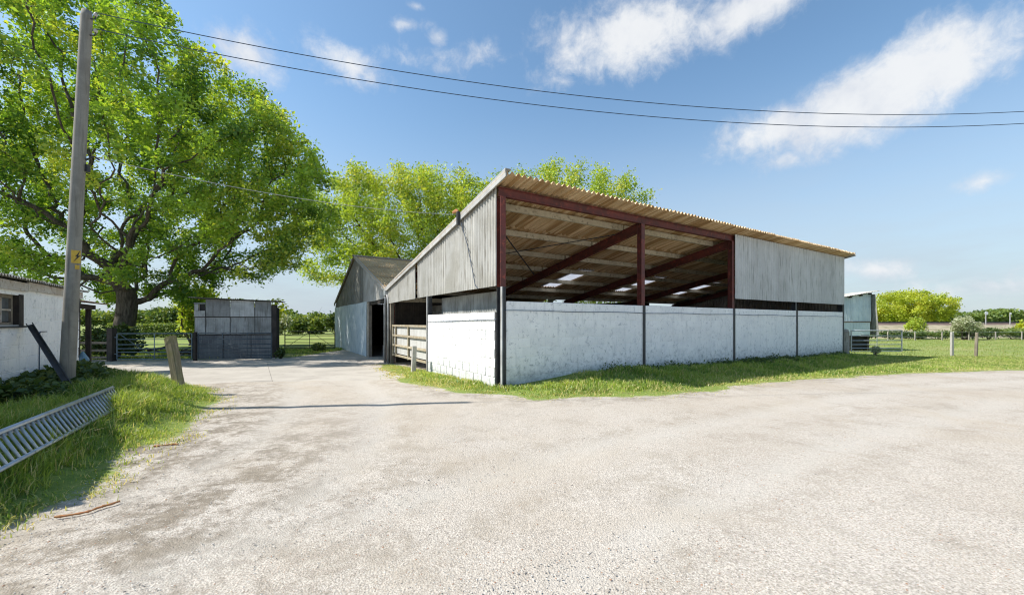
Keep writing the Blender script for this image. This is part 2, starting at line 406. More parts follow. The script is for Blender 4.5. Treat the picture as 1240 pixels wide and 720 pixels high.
def leaf_mat(name, c_lo, c_hi, c_alt, tl=0.45):
    def fn(nt, b):
        out = nt.n['Material Output']; a = nt.attr('var'); h = nt.attr('hue')
        c = nt.mix(a, c_lo, c_hi); c = nt.mix(nt.ramp(h, 0.55, 1.0), c, c_alt)
        d = nt.node('ShaderNodeBsdfDiffuse'); t = nt.node('ShaderNodeBsdfTranslucent'); m = nt.node('ShaderNodeMixShader')
        nt.put(d.inputs[0], c); tc = nt.mix(1.0, c, (1.25, 1.12, 0.55), 'MULTIPLY'); nt.put(t.inputs[0], tc); m.inputs[0].default_value = tl
        g = nt.node('ShaderNodeBsdfGlossy'); g.inputs['Roughness'].default_value = 0.45; g.inputs[0].default_value = (0.6, 0.65, 0.7, 1)
        m2 = nt.node('ShaderNodeMixShader'); m2.inputs[0].default_value = 0.045
        nt.l.new(d.outputs[0], m.inputs[1]); nt.l.new(t.outputs[0], m.inputs[2])
        nt.l.new(m.outputs[0], m2.inputs[1]); nt.l.new(g.outputs[0], m2.inputs[2]); nt.l.new(m2.outputs[0], out.inputs[0])
    return material(name, fn)
leaf_mat('leaf_oak', (0.07, 0.175, 0.02), (0.34, 0.54, 0.058), (0.55, 0.64, 0.09), 0.47)
leaf_mat('leaf_spring', (0.19, 0.32, 0.035), (0.44, 0.57, 0.07), (0.56, 0.57, 0.10), 0.5)
leaf_mat('leaf_gold', (0.30, 0.40, 0.035), (0.54, 0.60, 0.055), (0.62, 0.60, 0.07), 0.5)
leaf_mat('leaf_dark', (0.04, 0.08, 0.018), (0.10, 0.155, 0.04), (0.16, 0.20, 0.05), 0.35)
leaf_mat('leaf_mid', (0.08, 0.15, 0.03), (0.20, 0.28, 0.065), (0.28, 0.33, 0.09), 0.4)
leaf_mat('leaf_hawthorn', (0.20, 0.26, 0.11), (0.42, 0.46, 0.28), (0.66, 0.64, 0.52), 0.35)
leaf_mat('grass_blade', (0.13, 0.24, 0.035), (0.41, 0.52, 0.10), (0.66, 0.59, 0.29), 0.45)
leaf_mat('grass_dry', (0.20, 0.27, 0.06), (0.36, 0.42, 0.11), (0.46, 0.42, 0.2), 0.5)
def bark(nt, b):
    p = nt.pos(); n = nt.noise(nt.scale(p, 5, 5, 1.0), 2.5, 6, 0.7, 0.4)
    nt.put(b.inputs['Normal'], nt.bump(n, 0.8, 0.05))
    return nt.mix(nt.ramp(n, 0.35, 0.7), (0.05, 0.042, 0.033), (0.155, 0.135, 0.105))
material('bark', bark, 0.95)

# ------------------------------------------------------------------ ground
C0 = Vector((-0.257, 9.6, 0.0)); BANG = math.atan2(0.533, 0.846)
AX = Vector((math.cos(BANG), math.sin(BANG), 0)); BX = Vector((-math.sin(BANG), math.cos(BANG), 0))
def bw(t, s): return (C0.x + AX.x * t + BX.x * s, C0.y + AX.y * t + BX.y * s)
def to_ts(x, y):
    dx, dy = x - C0.x, y - C0.y
    return dx * AX.x + dy * AX.y, dx * BX.x + dy * BX.y
# raised grass bank on the left, verge round the open barn, field beyond
BANK = [(-2.9, 1.0), (-3.95, 3.3), (-3.9, 3.6), (-4.36, 4.7), (-5.1, 6.7), (-6.0, 8.4), (-7.2, 9.5), (-10.2, 10.2), (-11.2, 9.8), (-5.8, 2.0), (-5.2, 1.0)]
VERGE = [bw(0.6, 0.3), bw(-0.05, 9.2), bw(-0.75, 9.0), bw(-0.9, 6.5), (-2.9, 10.55), (-1.1, 8.75), (-0.35, 8.55), (0.33, 7.98), (3.1, 8.45),
         (7.26, 10.7), (12.9, 13.0), (18.1, 14.1), (26, 15.1), (42, 17.0), (90, 22), (90, 60), (20, 60), bw(20.2, 12), bw(20.1, 0.2)]
BACKFIELD = [(-60, 19.6), (-16.5, 19.3), (-11.4, 20.6), (-11.0, 26.9), bw(-0.3, 24.6), bw(24, 24.6), (40, 60), (90, 60), (600, 60), (600, 2500), (-900, 2500), (-900, 19)]
CONC = [bw(-12.1, 6.4), bw(-6.9, 4.7), bw(-1.9, 2.9), bw(-1.0, 3.3), bw(-0.95, 13.8), bw(-12.1, 13.8)]

def G(x, y):
    x = np.asarray(x, float); y = np.asarray(y, float)
    z = -0.25 * sstep(8.5, 19, y)
    z = z + 0.02 * (fbm(x * 0.35, y * 0.35, 2.0, 3) - 0.5) + 0.012 * (fbm(x * 2.1, y * 2.1, 5.0, 2) - 0.5)
    z = z + 0.40 * sstep(-0.05, 1.5, sdist(x, y, BANK)) * (0.85 + 0.3 * fbm(x * 1.3, y * 1.3, 9.0, 2))
    t, s = to_ts(x, y)
    near = np.clip((t + 0.3) / 2.5, 0, 1) * sstep(-2.2, -0.35, s) * (1 - sstep(-0.1, 0.4, s)) * (1 - sstep(19.5, 22, t))
    z = z + 0.22 * near * (0.7 + 0.6 * fbm(x * 0.9, y * 0.9, 3.0, 2))
    far = sstep(60, 900, np.hypot(x, y)); z = z + far * 1.2 * (fbm(x * 0.004, y * 0.004, 1.0, 3) - 0.6)
    return z
def gz(x, y): return float(G(np.array([x]), np.array([y]))[0])

def axis(segs):
    out = [segs[0][0]]
    for a, b, h in segs:
        n = max(1, int(round((b - a) / h))); out += [a + (b - a) * i / n for i in range(1, n + 1)]
    return np.array(out)
gx = axis([(-3000, -400, 260), (-400, -60, 34), (-60, -20, 2.5), (-20, -12, 0.5), (-12, 9, 0.11), (9, 28, 0.2), (28, 70, 1.5), (70, 400, 33), (400, 3000, 260)])
gy = axis([(-60, -4, 4), (-4, 1.2, 0.4), (1.2, 13.5, 0.10), (13.5, 24, 0.2), (24, 60, 1.5), (60, 300, 20), (300, 3500, 200)])
GX, GY = np.meshgrid(gx, gy)
gxx, gyy = GX.ravel(), GY.ravel()
edge_n = (fbm(gxx * 1.1, gyy * 1.1, 11.0, 4) - 0.5) * 1.5
gb = sstep(-0.32, 0.42, sdist(gxx, gyy, BANK) + edge_n * 0.45)
gv = sstep(-0.30, 0.40, sdist(gxx, gyy, VERGE) + edge_n * 0.55)
gf = sstep(-0.6, 0.6, sdist(gxx, gyy, BACKFIELD) + edge_n * 0.6)
outer = sstep(60, 70, np.abs(gxx)) * sstep(12, 30, gyy)
tt, ss = to_ts(gxx, gyy)
inbarn = sstep(-0.05, 0.3, tt) * sstep(0.05, 0.3, ss) * (1 - sstep(24, 24.5, ss)) * (1 - sstep(19.5, 20, tt))
grass_a = np.clip(np.maximum.reduce([gb, gv, gf, outer]), 0, 1) * (1 - inbarn)
field_a = np.clip(np.maximum(gf, np.maximum(outer, sstep(0.2, 4.0, sdist(gxx, gyy, VERGE) - 1.2))), 0, 1)
# trodden earth: the dirty fringe of the bank and the yard's left foreground
mud_a = np.clip(sstep(-2.2, -0.1, sdist(gxx, gyy, BANK)) * 0.75 + sstep(-1.0, 0.0, sdist(gxx, gyy, VERGE)) * 0.6 + 0.3 * inbarn, 0, 1)
mud_a = np.clip(mud_a + 0.85 * sstep(0.3, -3.2, gxx) * sstep(8.0, 3.5, gyy), 0, 1)
def ldist(x, y, line):
    d = np.full(np.shape(x), 1e9)
    for i in range(len(line) - 1):
        (x0, y0), (x1, y1) = line[i], line[i + 1]; ex, ey = x1 - x0, y1 - y0
        t = np.clip(((x - x0) * ex + (y - y0) * ey) / (ex * ex + ey * ey), 0, 1); d = np.minimum(d, np.hypot(x - x0 - t * ex, y - y0 - t * ey))
    return d
def curve(pts, n=14):
    out = []
    for i in range(len(pts) - 1):
        p0, p1, p2, p3 = pts[max(i - 1, 0)], pts[i], pts[i + 1], pts[min(i + 2, len(pts) - 1)]
        for k in range(n):
            t = k / n; out.append(tuple(0.5 * (2 * b + (c - a) * t + (2 * a - 5 * b + 4 * c - d) * t * t + (3 * b - a - 3 * c + d) * t ** 3) for a, b, c, d in zip(p0, p1, p2, p3)))
    return out + [pts[-1]]
# where wheels run: from the lane at the left round into the yard, and away to the right
WAYS = [curve([(-5.0, 0.5), (-2.6, 3.4), (-3.0, 6.8), (-4.6, 10.2), (-6.0, 13)]), curve([(-3.5, 0.2), (0.5, 3.6), (5.5, 6.6), (12, 9.5), (24, 12.3)])]
trk = np.zeros(len(gxx)); rut = np.zeros(len(gxx))
for wy in WAYS:
    dd = ldist(gxx, gyy, wy) + 0.25 * (fbm(gxx * 0.8, gyy * 0.8, 31.0, 3) - 0.5)
    w_ = np.exp(-((np.abs(dd) - 0.8) / 0.24) ** 2); trk = np.maximum(trk, w_); rut = np.maximum(rut, np.exp(-((np.abs(dd) - 1.2) / 0.2) ** 2) + 0.8 * np.exp(-(dd / 0.3) ** 2))
gzz = G(gxx, gyy) - 0.012 * trk
cd = sdist(gxx, gyy, CONC)
gzz = gzz - 0.045 * sstep(0.0, 0.6, cd + edge_n * 0.6)                    # soil falls away under the concrete
nx, ny = len(gx), len(gy)
ii = np.arange(nx - 1)[None, :] + (np.arange(ny - 1) * nx)[:, None]; ii = ii.ravel()
gfaces = np.stack([ii, ii + 1, ii + nx + 1, ii + nx], 1)

def ground_fn(nt, b):
    p = nt.pos(); ga = nt.attr('grass'); fa = nt.attr('field'); ma = nt.attr('mud')
    n1 = nt.noise(p, 0.45, 5, 0.6, 0.3); n2 = nt.noise(p, 2.3, 6, 0.65, 0.3); n3 = nt.noise(p, 11, 5, 0.7); n4 = nt.noise(p, 60, 4, 0.7)
    vc = nt.node('ShaderNodeTexVoronoi'); nt.put(vc.inputs['Vector'], p); vc.inputs['Scale'].default_value = 80
    vd = nt.voro(p, 80, 'Distance'); v2 = nt.node('ShaderNodeTexVoronoi'); nt.put(v2.inputs['Vector'], p); v2.inputs['Scale'].default_value = 95
    sepc = nt.node('ShaderNodeSeparateColor'); nt.put(sepc.inputs[0], vc.outputs['Color'])
    sep2 = nt.node('ShaderNodeSeparateColor'); nt.put(sep2.inputs[0], v2.outputs['Color'])
    base = nt.mix(nt.ramp(n1, 0.3, 0.7), (0.51, 0.465, 0.41), (0.46, 0.41, 0.35))
    base = nt.mix(nt.ramp(n2, 0.5, 0.75, 0, 0.5), base, (0.31, 0.275, 0.225))
    st = nt.mix(sepc.outputs[0], (0.33, 0.295, 0.25), (0.66, 0.615, 0.56))
    st = nt.mix(nt.ramp(sepc.outputs[1], 0.86, 0.9), st, (0.11, 0.10, 0.095))
    st = nt.mix(nt.ramp(sepc.outputs[2], 0.90, 0.93), st, (0.36, 0.22, 0.14))
    base = nt.mix(nt.ramp(vd, 0.45, 0.12, 0, 0.8), base, st)
    base = nt.mix(nt.math('MULTIPLY', nt.ramp(sep2.outputs[0], 0.5, 0.9), 0.55), base, (0.27, 0.235, 0.195))
    base = nt.mix(0.75, base, nt.mix(nt.ramp(n4, 0.3, 0.7), (0.62,) * 3, (1.3,) * 3), 'MULTIPLY')
    # earth
    earth = nt.mix(nt.ramp(n3, 0.35, 0.7), (0.235, 0.20, 0.155), (0.135, 0.112, 0.085))
    mm = nt.math('MULTIPLY', ma, nt.ramp(nt.math('ADD', nt.math('MULTIPLY', n2, 0.65), nt.math('MULTIPLY', n3, 0.35)), 0.42, 0.58))
    base = nt.mix(nt.math('MULTIPLY', mm, 0.9), base, earth)
    spots = nt.math('MULTIPLY', nt.ramp(nt.noise(p, 6.5, 6, 0.72, 0.5), 0.56, 0.68), nt.ramp(n2, 0.4, 0.6))
    base = nt.mix(nt.math('MULTIPLY', spots, 0.55), base, (0.25, 0.21, 0.16))
    far = nt.ramp(nt.noise(p, 0.9, 5, 0.62, 0.6), 0.55, 0.72)
    base = nt.mix(nt.math('MULTIPLY', nt.math('MULTIPLY', far, nt.ramp(n3, 0.35, 0.6)), 0.6), base, (0.26, 0.225, 0.175))
    base = nt.mix(nt.math('MULTIPLY', nt.attr('track'), nt.ramp(n2, 0.35, 0.65, 0.2, 0.6)), base, nt.mix(n4, (0.43, 0.40, 0.355), (0.52, 0.485, 0.435)))
    base = nt.mix(nt.math('MULTIPLY', nt.attr('rut'), nt.ramp(nt.math('ADD', nt.math('MULTIPLY', n2, 0.5), nt.math('MULTIPLY', n3, 0.5)), 0.42, 0.62, 0.0, 0.4)), base, nt.mix(n3, (0.33, 0.28, 0.215), (0.22, 0.185, 0.14)))
    tan = nt.ramp(nt.noise(p, 0.28, 5, 0.65, 0.8), 0.45, 0.65)
    base = nt.mix(nt.math('MULTIPLY', tan, 0.5), base, nt.mix(n3, (0.36, 0.30, 0.23), (0.45, 0.395, 0.32)))
    # thin turf and moss
    g1 = nt.mix(nt.ramp(n3, 0.3, 0.7), (0.12, 0.19, 0.035), (0.24, 0.28, 0.07))
    g1 = nt.mix(nt.ramp(n2, 0.5, 0.75, 0, 0.7), g1, (0.215, 0.185, 0.09))
    g2 = nt.mix(nt.ramp(n1, 0.3, 0.7), (0.17, 0.235, 0.055), (0.26, 0.30, 0.09))
    g2 = nt.mix(nt.ramp(nt.noise(p, 0.12, 5, 0.6), 0.45, 0.7, 0, 0.6), g2, (0.34, 0.32, 0.14))
    g2 = nt.mix(0.45, g2, nt.mix(n3, (0.4,) * 3, (1.3,) * 3), 'MULTIPLY')
    gg = nt.mix(fa, g1, g2)
    cover = nt.ramp(nt.math('ADD', ga, nt.math('MULTIPLY', nt.math('SUBTRACT', n3, 0.5), 0.9)), 0.3, 0.62)
    c = nt.mix(cover, base, gg)
    h = nt.math('ADD', nt.math('MULTIPLY', nt.math('SUBTRACT', 1.0, vd), 0.55), nt.math('ADD', nt.math('MULTIPLY', n3, 0.7), nt.math('MULTIPLY', n4, 0.8)))
    nt.put(b.inputs['Normal'], nt.bump(h, 0.6, 0.016))
    return c
material('ground', ground_fn, 0.95, spec=0.15)
gm = mesh_np('ground', np.stack([gxx, gyy, gzz], 1), gfaces, MATS['ground'], True, {'grass': grass_a, 'field': field_a, 'mud': mud_a, 'track': trk, 'rut': np.clip(rut, 0, 1)})
ground = obj('ground', gm, kind='structure')

# concrete yard: separate slabs in the same direction as the barns
yard = obj('concrete_yard', None, kind='structure'); yard['label'] = 'worn concrete slabs of the yard between the gates and the gravel'
def slab(t0, t1, s0, s1):
    n = 9; mb = []; 
    pts = [(t0 + (t1 - t0) * i / n, s0 + (s1 - s0) * j / n) for j in range(n + 1) for i in range(n + 1)]
    xs = np.array([bw(*q)[0] for q in pts]); ys = np.array([bw(*q)[1] for q in pts])
    z = G(xs, ys) - 0.022 + random.uniform(0.0, 0.012)
    v = np.concatenate([np.stack([xs, ys, z], 1), np.stack([xs, ys, z - 0.12], 1)])
    f = []; m = n + 1
    for j in range(n):
        for i in range(n):
            a = j * m + i; f.append((a, a + 1, a + m + 1, a + m))
    for k in range(n):
        q = m * m
        f += [(k, q + k, q + k + 1, k + 1), (n * m + k, n * m + k + 1, q + n * m + k + 1, q + n * m + k),
              (k * m, (k + 1) * m, q + (k + 1) * m, q + k * m), (k * m + n, q + k * m + n, q + (k + 1) * m + n, (k + 1) * m + n)]
    obj('slab', mesh_np('slab', v, np.array(f), MATS['concrete'], False), yard)
for j, (s0, s1) in enumerate([(1.6, 4.6), (4.609, 7.6), (7.609, 10.6), (10.609, 13.9)]):
    for i, (t0, t1) in enumerate([(-12.2, -8.4), (-8.391, -4.6), (-4.591, -0.85)]):
        slab(t0, t1, s0, s1)

# ------------------------------------------------------------------ open barn
def zr(s): return 4.83 - 0.1905 * s
BAY = 4.95
barn = thing('open_barn', tuple(C0), BANG, 'long open-fronted barn with whitewashed block walls, red steel posts and a corrugated mono-pitch roof', 'barn')
POSTS = [0.0, BAY, 2 * BAY, 3 * BAY, 4 * BAY]

def hsec(mb, x, y, z0, z1, w=0.15, d=0.17):
    mb.box(x - w / 2, x + w / 2, y - d / 2, y - d / 2 + 0.014, z0, z1); mb.box(x - w / 2, x + w / 2, y + d / 2 - 0.014, y + d / 2, z0, z1)
    mb.box(x - 0.006, x + 0.006, y - d / 2 + 0.014, y + d / 2 - 0.014, z0, z1); return mb
for i, t in enumerate(POSTS):
    c = hsec(MB(), t, 0.0, 2.06 if i else 2.40, zr(0.0) - 0.29).build('column', MATS['red_oxide' if i < 3 else 'dark_steel'], barn)
    if i == 0:
        hsec(MB(), t, 0.0, -0.15, 2.395).build('column_foot', MATS['dark_steel'], barn)
        MB().box(t - 0.075, t - 0.045, -0.16, -0.09, -0.1, 2.39).build('conduit', MATS['pale_steel'], c)
    else:
        MB().box(t - 0.05, t + 0.05, -0.135, -0.115, -0.25, 2.055 if i < 4 else 2.5).build('column_foot', MATS['dark_steel'], barn)
# front beam, one length per bay
for i in range(4):
    a, b_ = POSTS[i] - (0.075 if i == 0 else -0.004), POSTS[i + 1] - (0.004 if i < 3 else -0.075)
    mb = MB(); z1 = zr(0) - 0.065; z0 = z1 - 0.215
    mb.box(a, b_, -0.06, 0.06, z1 - 0.016, z1); mb.box(a, b_, -0.06, 0.06, z0, z0 + 0.016); mb.box(a, b_, -0.007, 0.007, z0 + 0.016, z1 - 0.016)
    mb.build('front_beam', MATS['red_oxide'], barn)
PURL = [0.72, 2.17, 3.62, 5.07, 6.52, 7.97, 9.42]
for i, t in enumerate(POSTS):
    tx = t + (0.1 if i == 0 else -0.1 if i == 4 else 0)
    mb = MB(); up = (0, 0.1905, 1)
    for (o, w, h) in ((-0.235, 0.13, 0.018), (-0.37, 0.012, 0.25), (-0.505, 0.13, 0.018)):
        mb.bar((tx, 0.07, zr(0.07) + o), (tx, 9.62, zr(9.62) + o), w, h, up)
    mb.build('rafter', MATS['red_oxide'], barn)
    mb = MB(); mb.bar((tx, 9.6, -0.3), (tx, 9.6, zr(9.6) - 0.3), 0.15, 0.15); mb.build('rear_column', MATS['red_oxide'], barn)
for s in PURL:
    for i in range(4):
        mb = MB(); a, b_ = POSTS[i] + (0.03 if i else -0.02), POSTS[i + 1] - 0.03 + (0.05 if i == 3 else 0)
        mb.bar((a, s, zr(s) - 0.135), (b_, s, zr(s) - 0.135), 0.075, 0.17); mb.build('purlin', MATS['purlin'], barn)
MB().tube([(0.15, 0.9, zr(0.9) - 0.27), (4.8, 5.4, zr(5.4) - 0.27)], 0.022, 6).build('wind_brace', MATS['dark_steel'], barn)
MB().tube([(4.8, 0.9, zr(0.9) - 0.29), (0.15, 5.4, zr(5.4) - 0.29)], 0.016, 6).build('wind_brace', MATS['dark_steel'], barn)
# roof sheets
ROWS = [(-0.52, 2.27), (2.07, 5.17), (4.97, 8.07), (7.87, 9.95)]
NC = 20; CW = (4 * BAY + 0.42) / NC
PITCH = CW / 6.0
for r, (sa, sb) in enumerate(ROWS):
    def mp(u, v, w, sa=sa, sb=sb): return (u, v, zr(v) + w + 0.022 * (v - sa) / (sb - sa) + 0.012 * u / CW)
    base = corr('roof_sheet', CW + PITCH * 0.9, sa, sb, PITCH, 0.042, mp, MATS['fibre_roof'])
    sky_m = None
    for c in range(NC):
        t0 = -0.22 + c * CW
        lit = r == 2 and any(abs(t0 + CW / 2 - x) < CW / 2 for x in (7.35, 12.2, 17.2))
        if lit:
            sky_m = sky_m or corr('roof_light', CW + PITCH * 0.9, sa, sb, PITCH, 0.026, mp, MATS['skylight'])
            obj('roof_light', sky_m, barn, (t0, 0, 0.002), label='translucent white roof light')
        else:
            obj('roof_sheet', base, barn, (t0, random.uniform(-0.02, 0.02), 0), (0, 0, random.uniform(-0.002, 0.002)))
# front cladding (bays three and four)
fw = (2 * BAY - 0.1) / 10
for k in range(10):
    t0 = 2 * BAY + 0.06 + k * fw
    me = corr('cladding_sheet', fw + 0.09, 2.42 + random.uniform(-0.006, 0.006), zr(-0.1) - 0.06, fw / 7, 0.026,
              lambda u, v, w: (u, -0.115 - w - 0.012 * u / fw, v), MATS['fibre_front'])
    obj('cladding_sheet', me, barn, (t0, 0, 0))
# gable cladding, sheets cut to the slope, one strip torn away
gs = 0.03; k = 0
while gs < 9.45:
    w = min(0.98, 9.5 - gs)
    if 5.5 < gs < 5.8: gs += 0.16; continue
    lowdrop = 0.0 if gs < 5.5 else random.uniform(0.0, 0.05)
    wdt = w + 0.06
    if gs < 5.55 < gs + w: wdt = w = 5.56 - gs
    me = corr('cladding_sheet', wdt, 2.42 - lowdrop, lambda u, gs=gs: zr(gs + u) - 0.05, 0.98 / 7, 0.028,
              lambda u, v, ww: (-0.105 - ww - 0.012 * u, u, v), MATS['fibre_pale'])
    o = obj('cladding_sheet', me, barn, (0, gs, 0), (random.uniform(-0.004, 0.004) if k < 5 else -0.012, 0, 0))
    gs += w; k += 1
# verge boards on the gable
for (a, b_, dz) in ((-0.55, 2.0, 0.0), (2.01, 6.1, -0.012), (6.11, 9.75, 0.004)):
    MB().bar((-0.20, a, zr(a) - 0.015 + dz), (-0.20, b_, zr(b_) - 0.015 + dz), 0.035, 0.18, (0, 0.19, 1)).build('barge_board', MATS['barge'], barn)
    MB().bar((-0.14, a, zr(a) + 0.075 + dz), (-0.14, b_, zr(b_) + 0.075 + dz), 0.16, 0.02, (0, 0.19, 1)).build('verge_cap', MATS['barge'], barn)
MB().bar((4 * BAY + 0.24, -0.53, zr(-0.53) - 0.01), (4 * BAY + 0.24, 9.9, zr(9.9) - 0.01), 0.03, 0.2, (0, 0.19, 1)).build('barge_board', MATS['barge'], barn)

# block walls
def block_mesh(L, H, T, ch=0.007, mat='whitewash'):
    """face looks along -y; back stays flat"""
    x0, x1, z0, z1 = 0, L, 0, H
    v = [(x0, T, z0), (x1, T, z0), (x1, T, z1), (x0, T, z1), (x0, ch, z0), (x1, ch, z0), (x1, ch, z1), (x0, ch, z1),
         (x0 + ch, 0, z0 + ch), (x1 - ch, 0, z0 + ch), (x1 - ch, 0, z1 - ch), (x0 + ch, 0, z1 - ch)]
    f = [(0, 3, 2, 1), (0, 1, 5, 4), (1, 2, 6, 5), (2, 3, 7, 6), (3, 0, 4, 7), (4, 5, 9, 8), (5, 6, 10, 9), (6, 7, 11, 10), (7, 4, 8, 11), (8, 9, 10, 11)]
    me = bpy.data.meshes.new('block'); me.from_pydata(v, [], f); me.update(); me.materials.append(MATS[mat]); return me
BLK = {}
def block(L, mat='whitewash', H=0.217, ch=0.007):
    key = (round(L, 3), mat, H, ch)
    if key not in BLK: BLK[key] = block_mesh(key[0], H, 0.03, ch, mat)
    return BLK[key]
def lay(parent, length, z0, n, rz, org, mat='whitewash', skip=None, limit=None, joint=0.007, step=0.45, ch=0.007, matfn=None):
    """courses of blocks along local +x of a frame at org turned by rz; returns what lies past `limit` as one list"""
    rest = MB(); M_ = Matrix.Rotation(rz, 4, 'Z')
    for c in range(n):
        x = -(step / 2) * (c % 2)
        while x < length - 0.02:
            a, b_ = max(x, 0.0), min(x + step, length); L = b_ - a - joint; z = z0 + c * 0.225
            x += step
            if L < 0.05 or (skip and skip(a, b_, z)): continue
            p = Vector(org) + M_ @ Vector((a + joint / 2, random.uniform(-0.0016, 0.0016), z))
            mt = matfn(z) if matfn else mat
            me = block(L, mt, ch=ch)
            if limit is None or a < limit:
                obj('block', me, parent, tuple(p), (random.uniform(-0.003, 0.003), 0, rz + random.uniform(-0.002, 0.002)))
            else:
                rest.add([Vector(p) + M_ @ v.co for v in me.vertices], [tuple(q.vertices) for q in me.polygons])
    return rest
# front wall
fwall = MB().box(0.085, 4 * BAY + 0.05, -0.098, 0.10, -0.5, 2.045).build('front_wall', MATS['whitewash'], barn)
rest = lay(fwall, 4 * BAY - 0.1, -0.2, 10, 0, (0.1, -0.1055, 0.012), limit=9.3, joint=0.006, ch=0.005)
rest.build('far_blocks', MATS['whitewash'], fwall, kind='stuff')
# end wall (white, in the sun)
ewall = MB().box(-0.095, 0.10, 0.12, 4.62, -0.5, 1.80).build('end_wall', MATS['mortar'], barn)
lay(ewall, 4.52, -0.225, 9, -math.pi / 2, (-0.114, 4.63, 0.0), ch=0.007, joint=0.024)
MB().tube([(-0.135, 0.0, 1.62), (-0.133, 1.6, 1.60), (-0.133, 2.6, 1.585), (-0.135, 4.63, 1.575)], 0.009, 6).build('cable', MATS['cable_black'], barn)
MB().tube([(-0.02, -0.15, 1.83)] + [(t, -0.15 if abs((t + 0.6) % BAY - 0.6) > 0.5 else -0.15, 1.83 + 0.012 * math.sin(t * 2.1)) for t in np.linspace(0.3, 4 * BAY, 26)], 0.008, 6).build('cable', MATS['cable_black'], barn)
# dark post at the pen, board above the end wall, partition, rear and far walls
MB().box(-0.09, 0.05, 4.66, 4.85, -0.3, 2.5).build('pen_post', MATS['dark_steel'], barn)
MB().box(-0.135, -0.095, 4.645, 4.705, -0.2, 2.43).build('conduit', MATS['pale_steel'], barn)
MB().box(0.35, 0.38, 0.75, 4.55, 1.2, 2.36).build('lining_board', MATS['panel_board'], barn)
pwall = MB().box(1.9, 2.1, 4.9, 9.5, -0.4, 2.30).build('partition_wall', MATS['grey_block'], barn)
lay(pwall, 4.55, -0.2, 11, -math.pi / 2, (1.892, 9.48, 0.0), matfn=lambda z: 'whitewash' if z < 1.3 else 'grey_block', joint=0.012)
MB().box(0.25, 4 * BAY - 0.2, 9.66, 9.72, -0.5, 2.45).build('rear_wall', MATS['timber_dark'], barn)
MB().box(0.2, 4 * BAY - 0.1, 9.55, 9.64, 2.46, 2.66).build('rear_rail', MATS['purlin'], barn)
MB().box(4 * BAY - 0.1, 4 * BAY + 0.05, 0.12, 9.6, -0.5, 2.04).build('far_wall', MATS['whitewash'], barn)
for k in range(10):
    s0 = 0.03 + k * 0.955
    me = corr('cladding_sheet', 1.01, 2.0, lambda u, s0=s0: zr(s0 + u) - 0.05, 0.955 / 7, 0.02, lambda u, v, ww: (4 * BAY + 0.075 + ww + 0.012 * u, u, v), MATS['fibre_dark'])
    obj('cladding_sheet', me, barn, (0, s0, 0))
# eaves gutter hopper and downpipes in the valley
MB().box(-0.26, -0.10, 9.52, 9.72, 2.72, 2.95).build('hopper', MATS['galv'], barn)
MB().tube([(-0.18, 9.66, 2.75), (-0.18, 9.68, 2.5), (-0.2, 9.74, 2.3), (-0.2, 9.74, -0.25)], 0.055, 10).build('downpipe', MATS['pale_steel'], barn, True)
MB().tube([(-0.16, 9.5, 2.75), (-0.14, 9.42, 2.45), (-0.14, 9.42, -0.25)], 0.05, 10).build('downpipe', MATS['pale_steel'], barn, True)
MB().bar((-0.02, 9.28, -0.4), (-0.02, 9.28, 2.45), 0.14, 0.14).build('timber_post', MATS['timber_grey'], barn)
# bracket where the service cable lands, with its little rusty insulator
MB().box(-0.30, -0.215, 1.85, 1.93, zr(1.9) - 0.24, zr(1.9) + 0.12).build('cable_bracket', MATS['dark_steel'], barn)
MB().tube([(-0.26, 1.9, zr(1.9) + 0.12), (-0.26, 2.0, zr(1.9) + 0.17), (-0.26, 2.22, zr(1.9) + 0.18)], [0.03, 0.06, 0.035], 8).build('insulator', MATS['twine'], barn)
MB().tube([(-0.22, 1.78, zr(1.9) - 0.2), (-0.16, 1.5, 3.6), (-0.16, 1.25, 3.0), (-0.16, 1.05, 2.5), (-0.13, 0.95, 2.42)], 0.011, 6).build('cable', MATS['cable_black'], barn)

# a post inside, showing just over the front wall
def in_barn(t, s_): q = bw(t, s_); return (q[0], q[1], gz(*q))
hp = MB(); hp.box(-0.06, 0.06, -0.06, 0.06, -0.2, 2.32)
hp.build('stall_post', MATS['concrete_post'], loc=in_barn(6.6, 2.6), rot=(0, 0, BANG), label='pale square stall post standing inside the barn behind the front wall', cat='post')
# pen gate in the gable opening
pg = thing('pen_gate', (C0.x + BX.x * 4.95 + AX.x * -0.02, C0.y + BX.y * 4.95 + AX.y * -0.02, 0), BANG, 'cream painted rusty cattle gate closing the opening beside the sunlit white wall', 'gate')
for z in (0.17, 0.585, 1.0, 1.41):
    MB().box(-0.03, 0.03, 0.03, 4.18, z - 0.038, z + 0.038).build('rail', MATS['gate_cream'], pg)
for y in (0.0, 2.05, 3.75, 4.18):
    MB().box(-0.028, 0.028, y - 0.035, y + 0.03, 0.1, 1.45).build('upright', MATS['gate_cream'], pg)
for k in range(4): MB().box(0.045, 0.052, 0.06 + k * 1.02, 1.075 + k * 1.02, 0.24, 1.40).build('sheet', MATS['gate_sheet'], pg)
for z in (0.4, 1.2): MB().tube([(0, -0.13, z), (0, 0.0, z)], 0.02, 6).build('hinge', MATS['rusty_iron'], pg)
p_ = (-3.22, 13.1)
o = MB(); o.box(-0.065, 0.065, -0.06, 0.06, -0.3, 0.86); o.box(-0.055, 0.055, -0.05, 0.05, 0.86, 0.88)
o.build('concrete_post', MATS['concrete_post'], loc=(p_[0], p_[1], gz(*p_)), rot=(0.02, 0.03, BANG), label='short square concrete post in front of the cream cattle gate', cat='post')

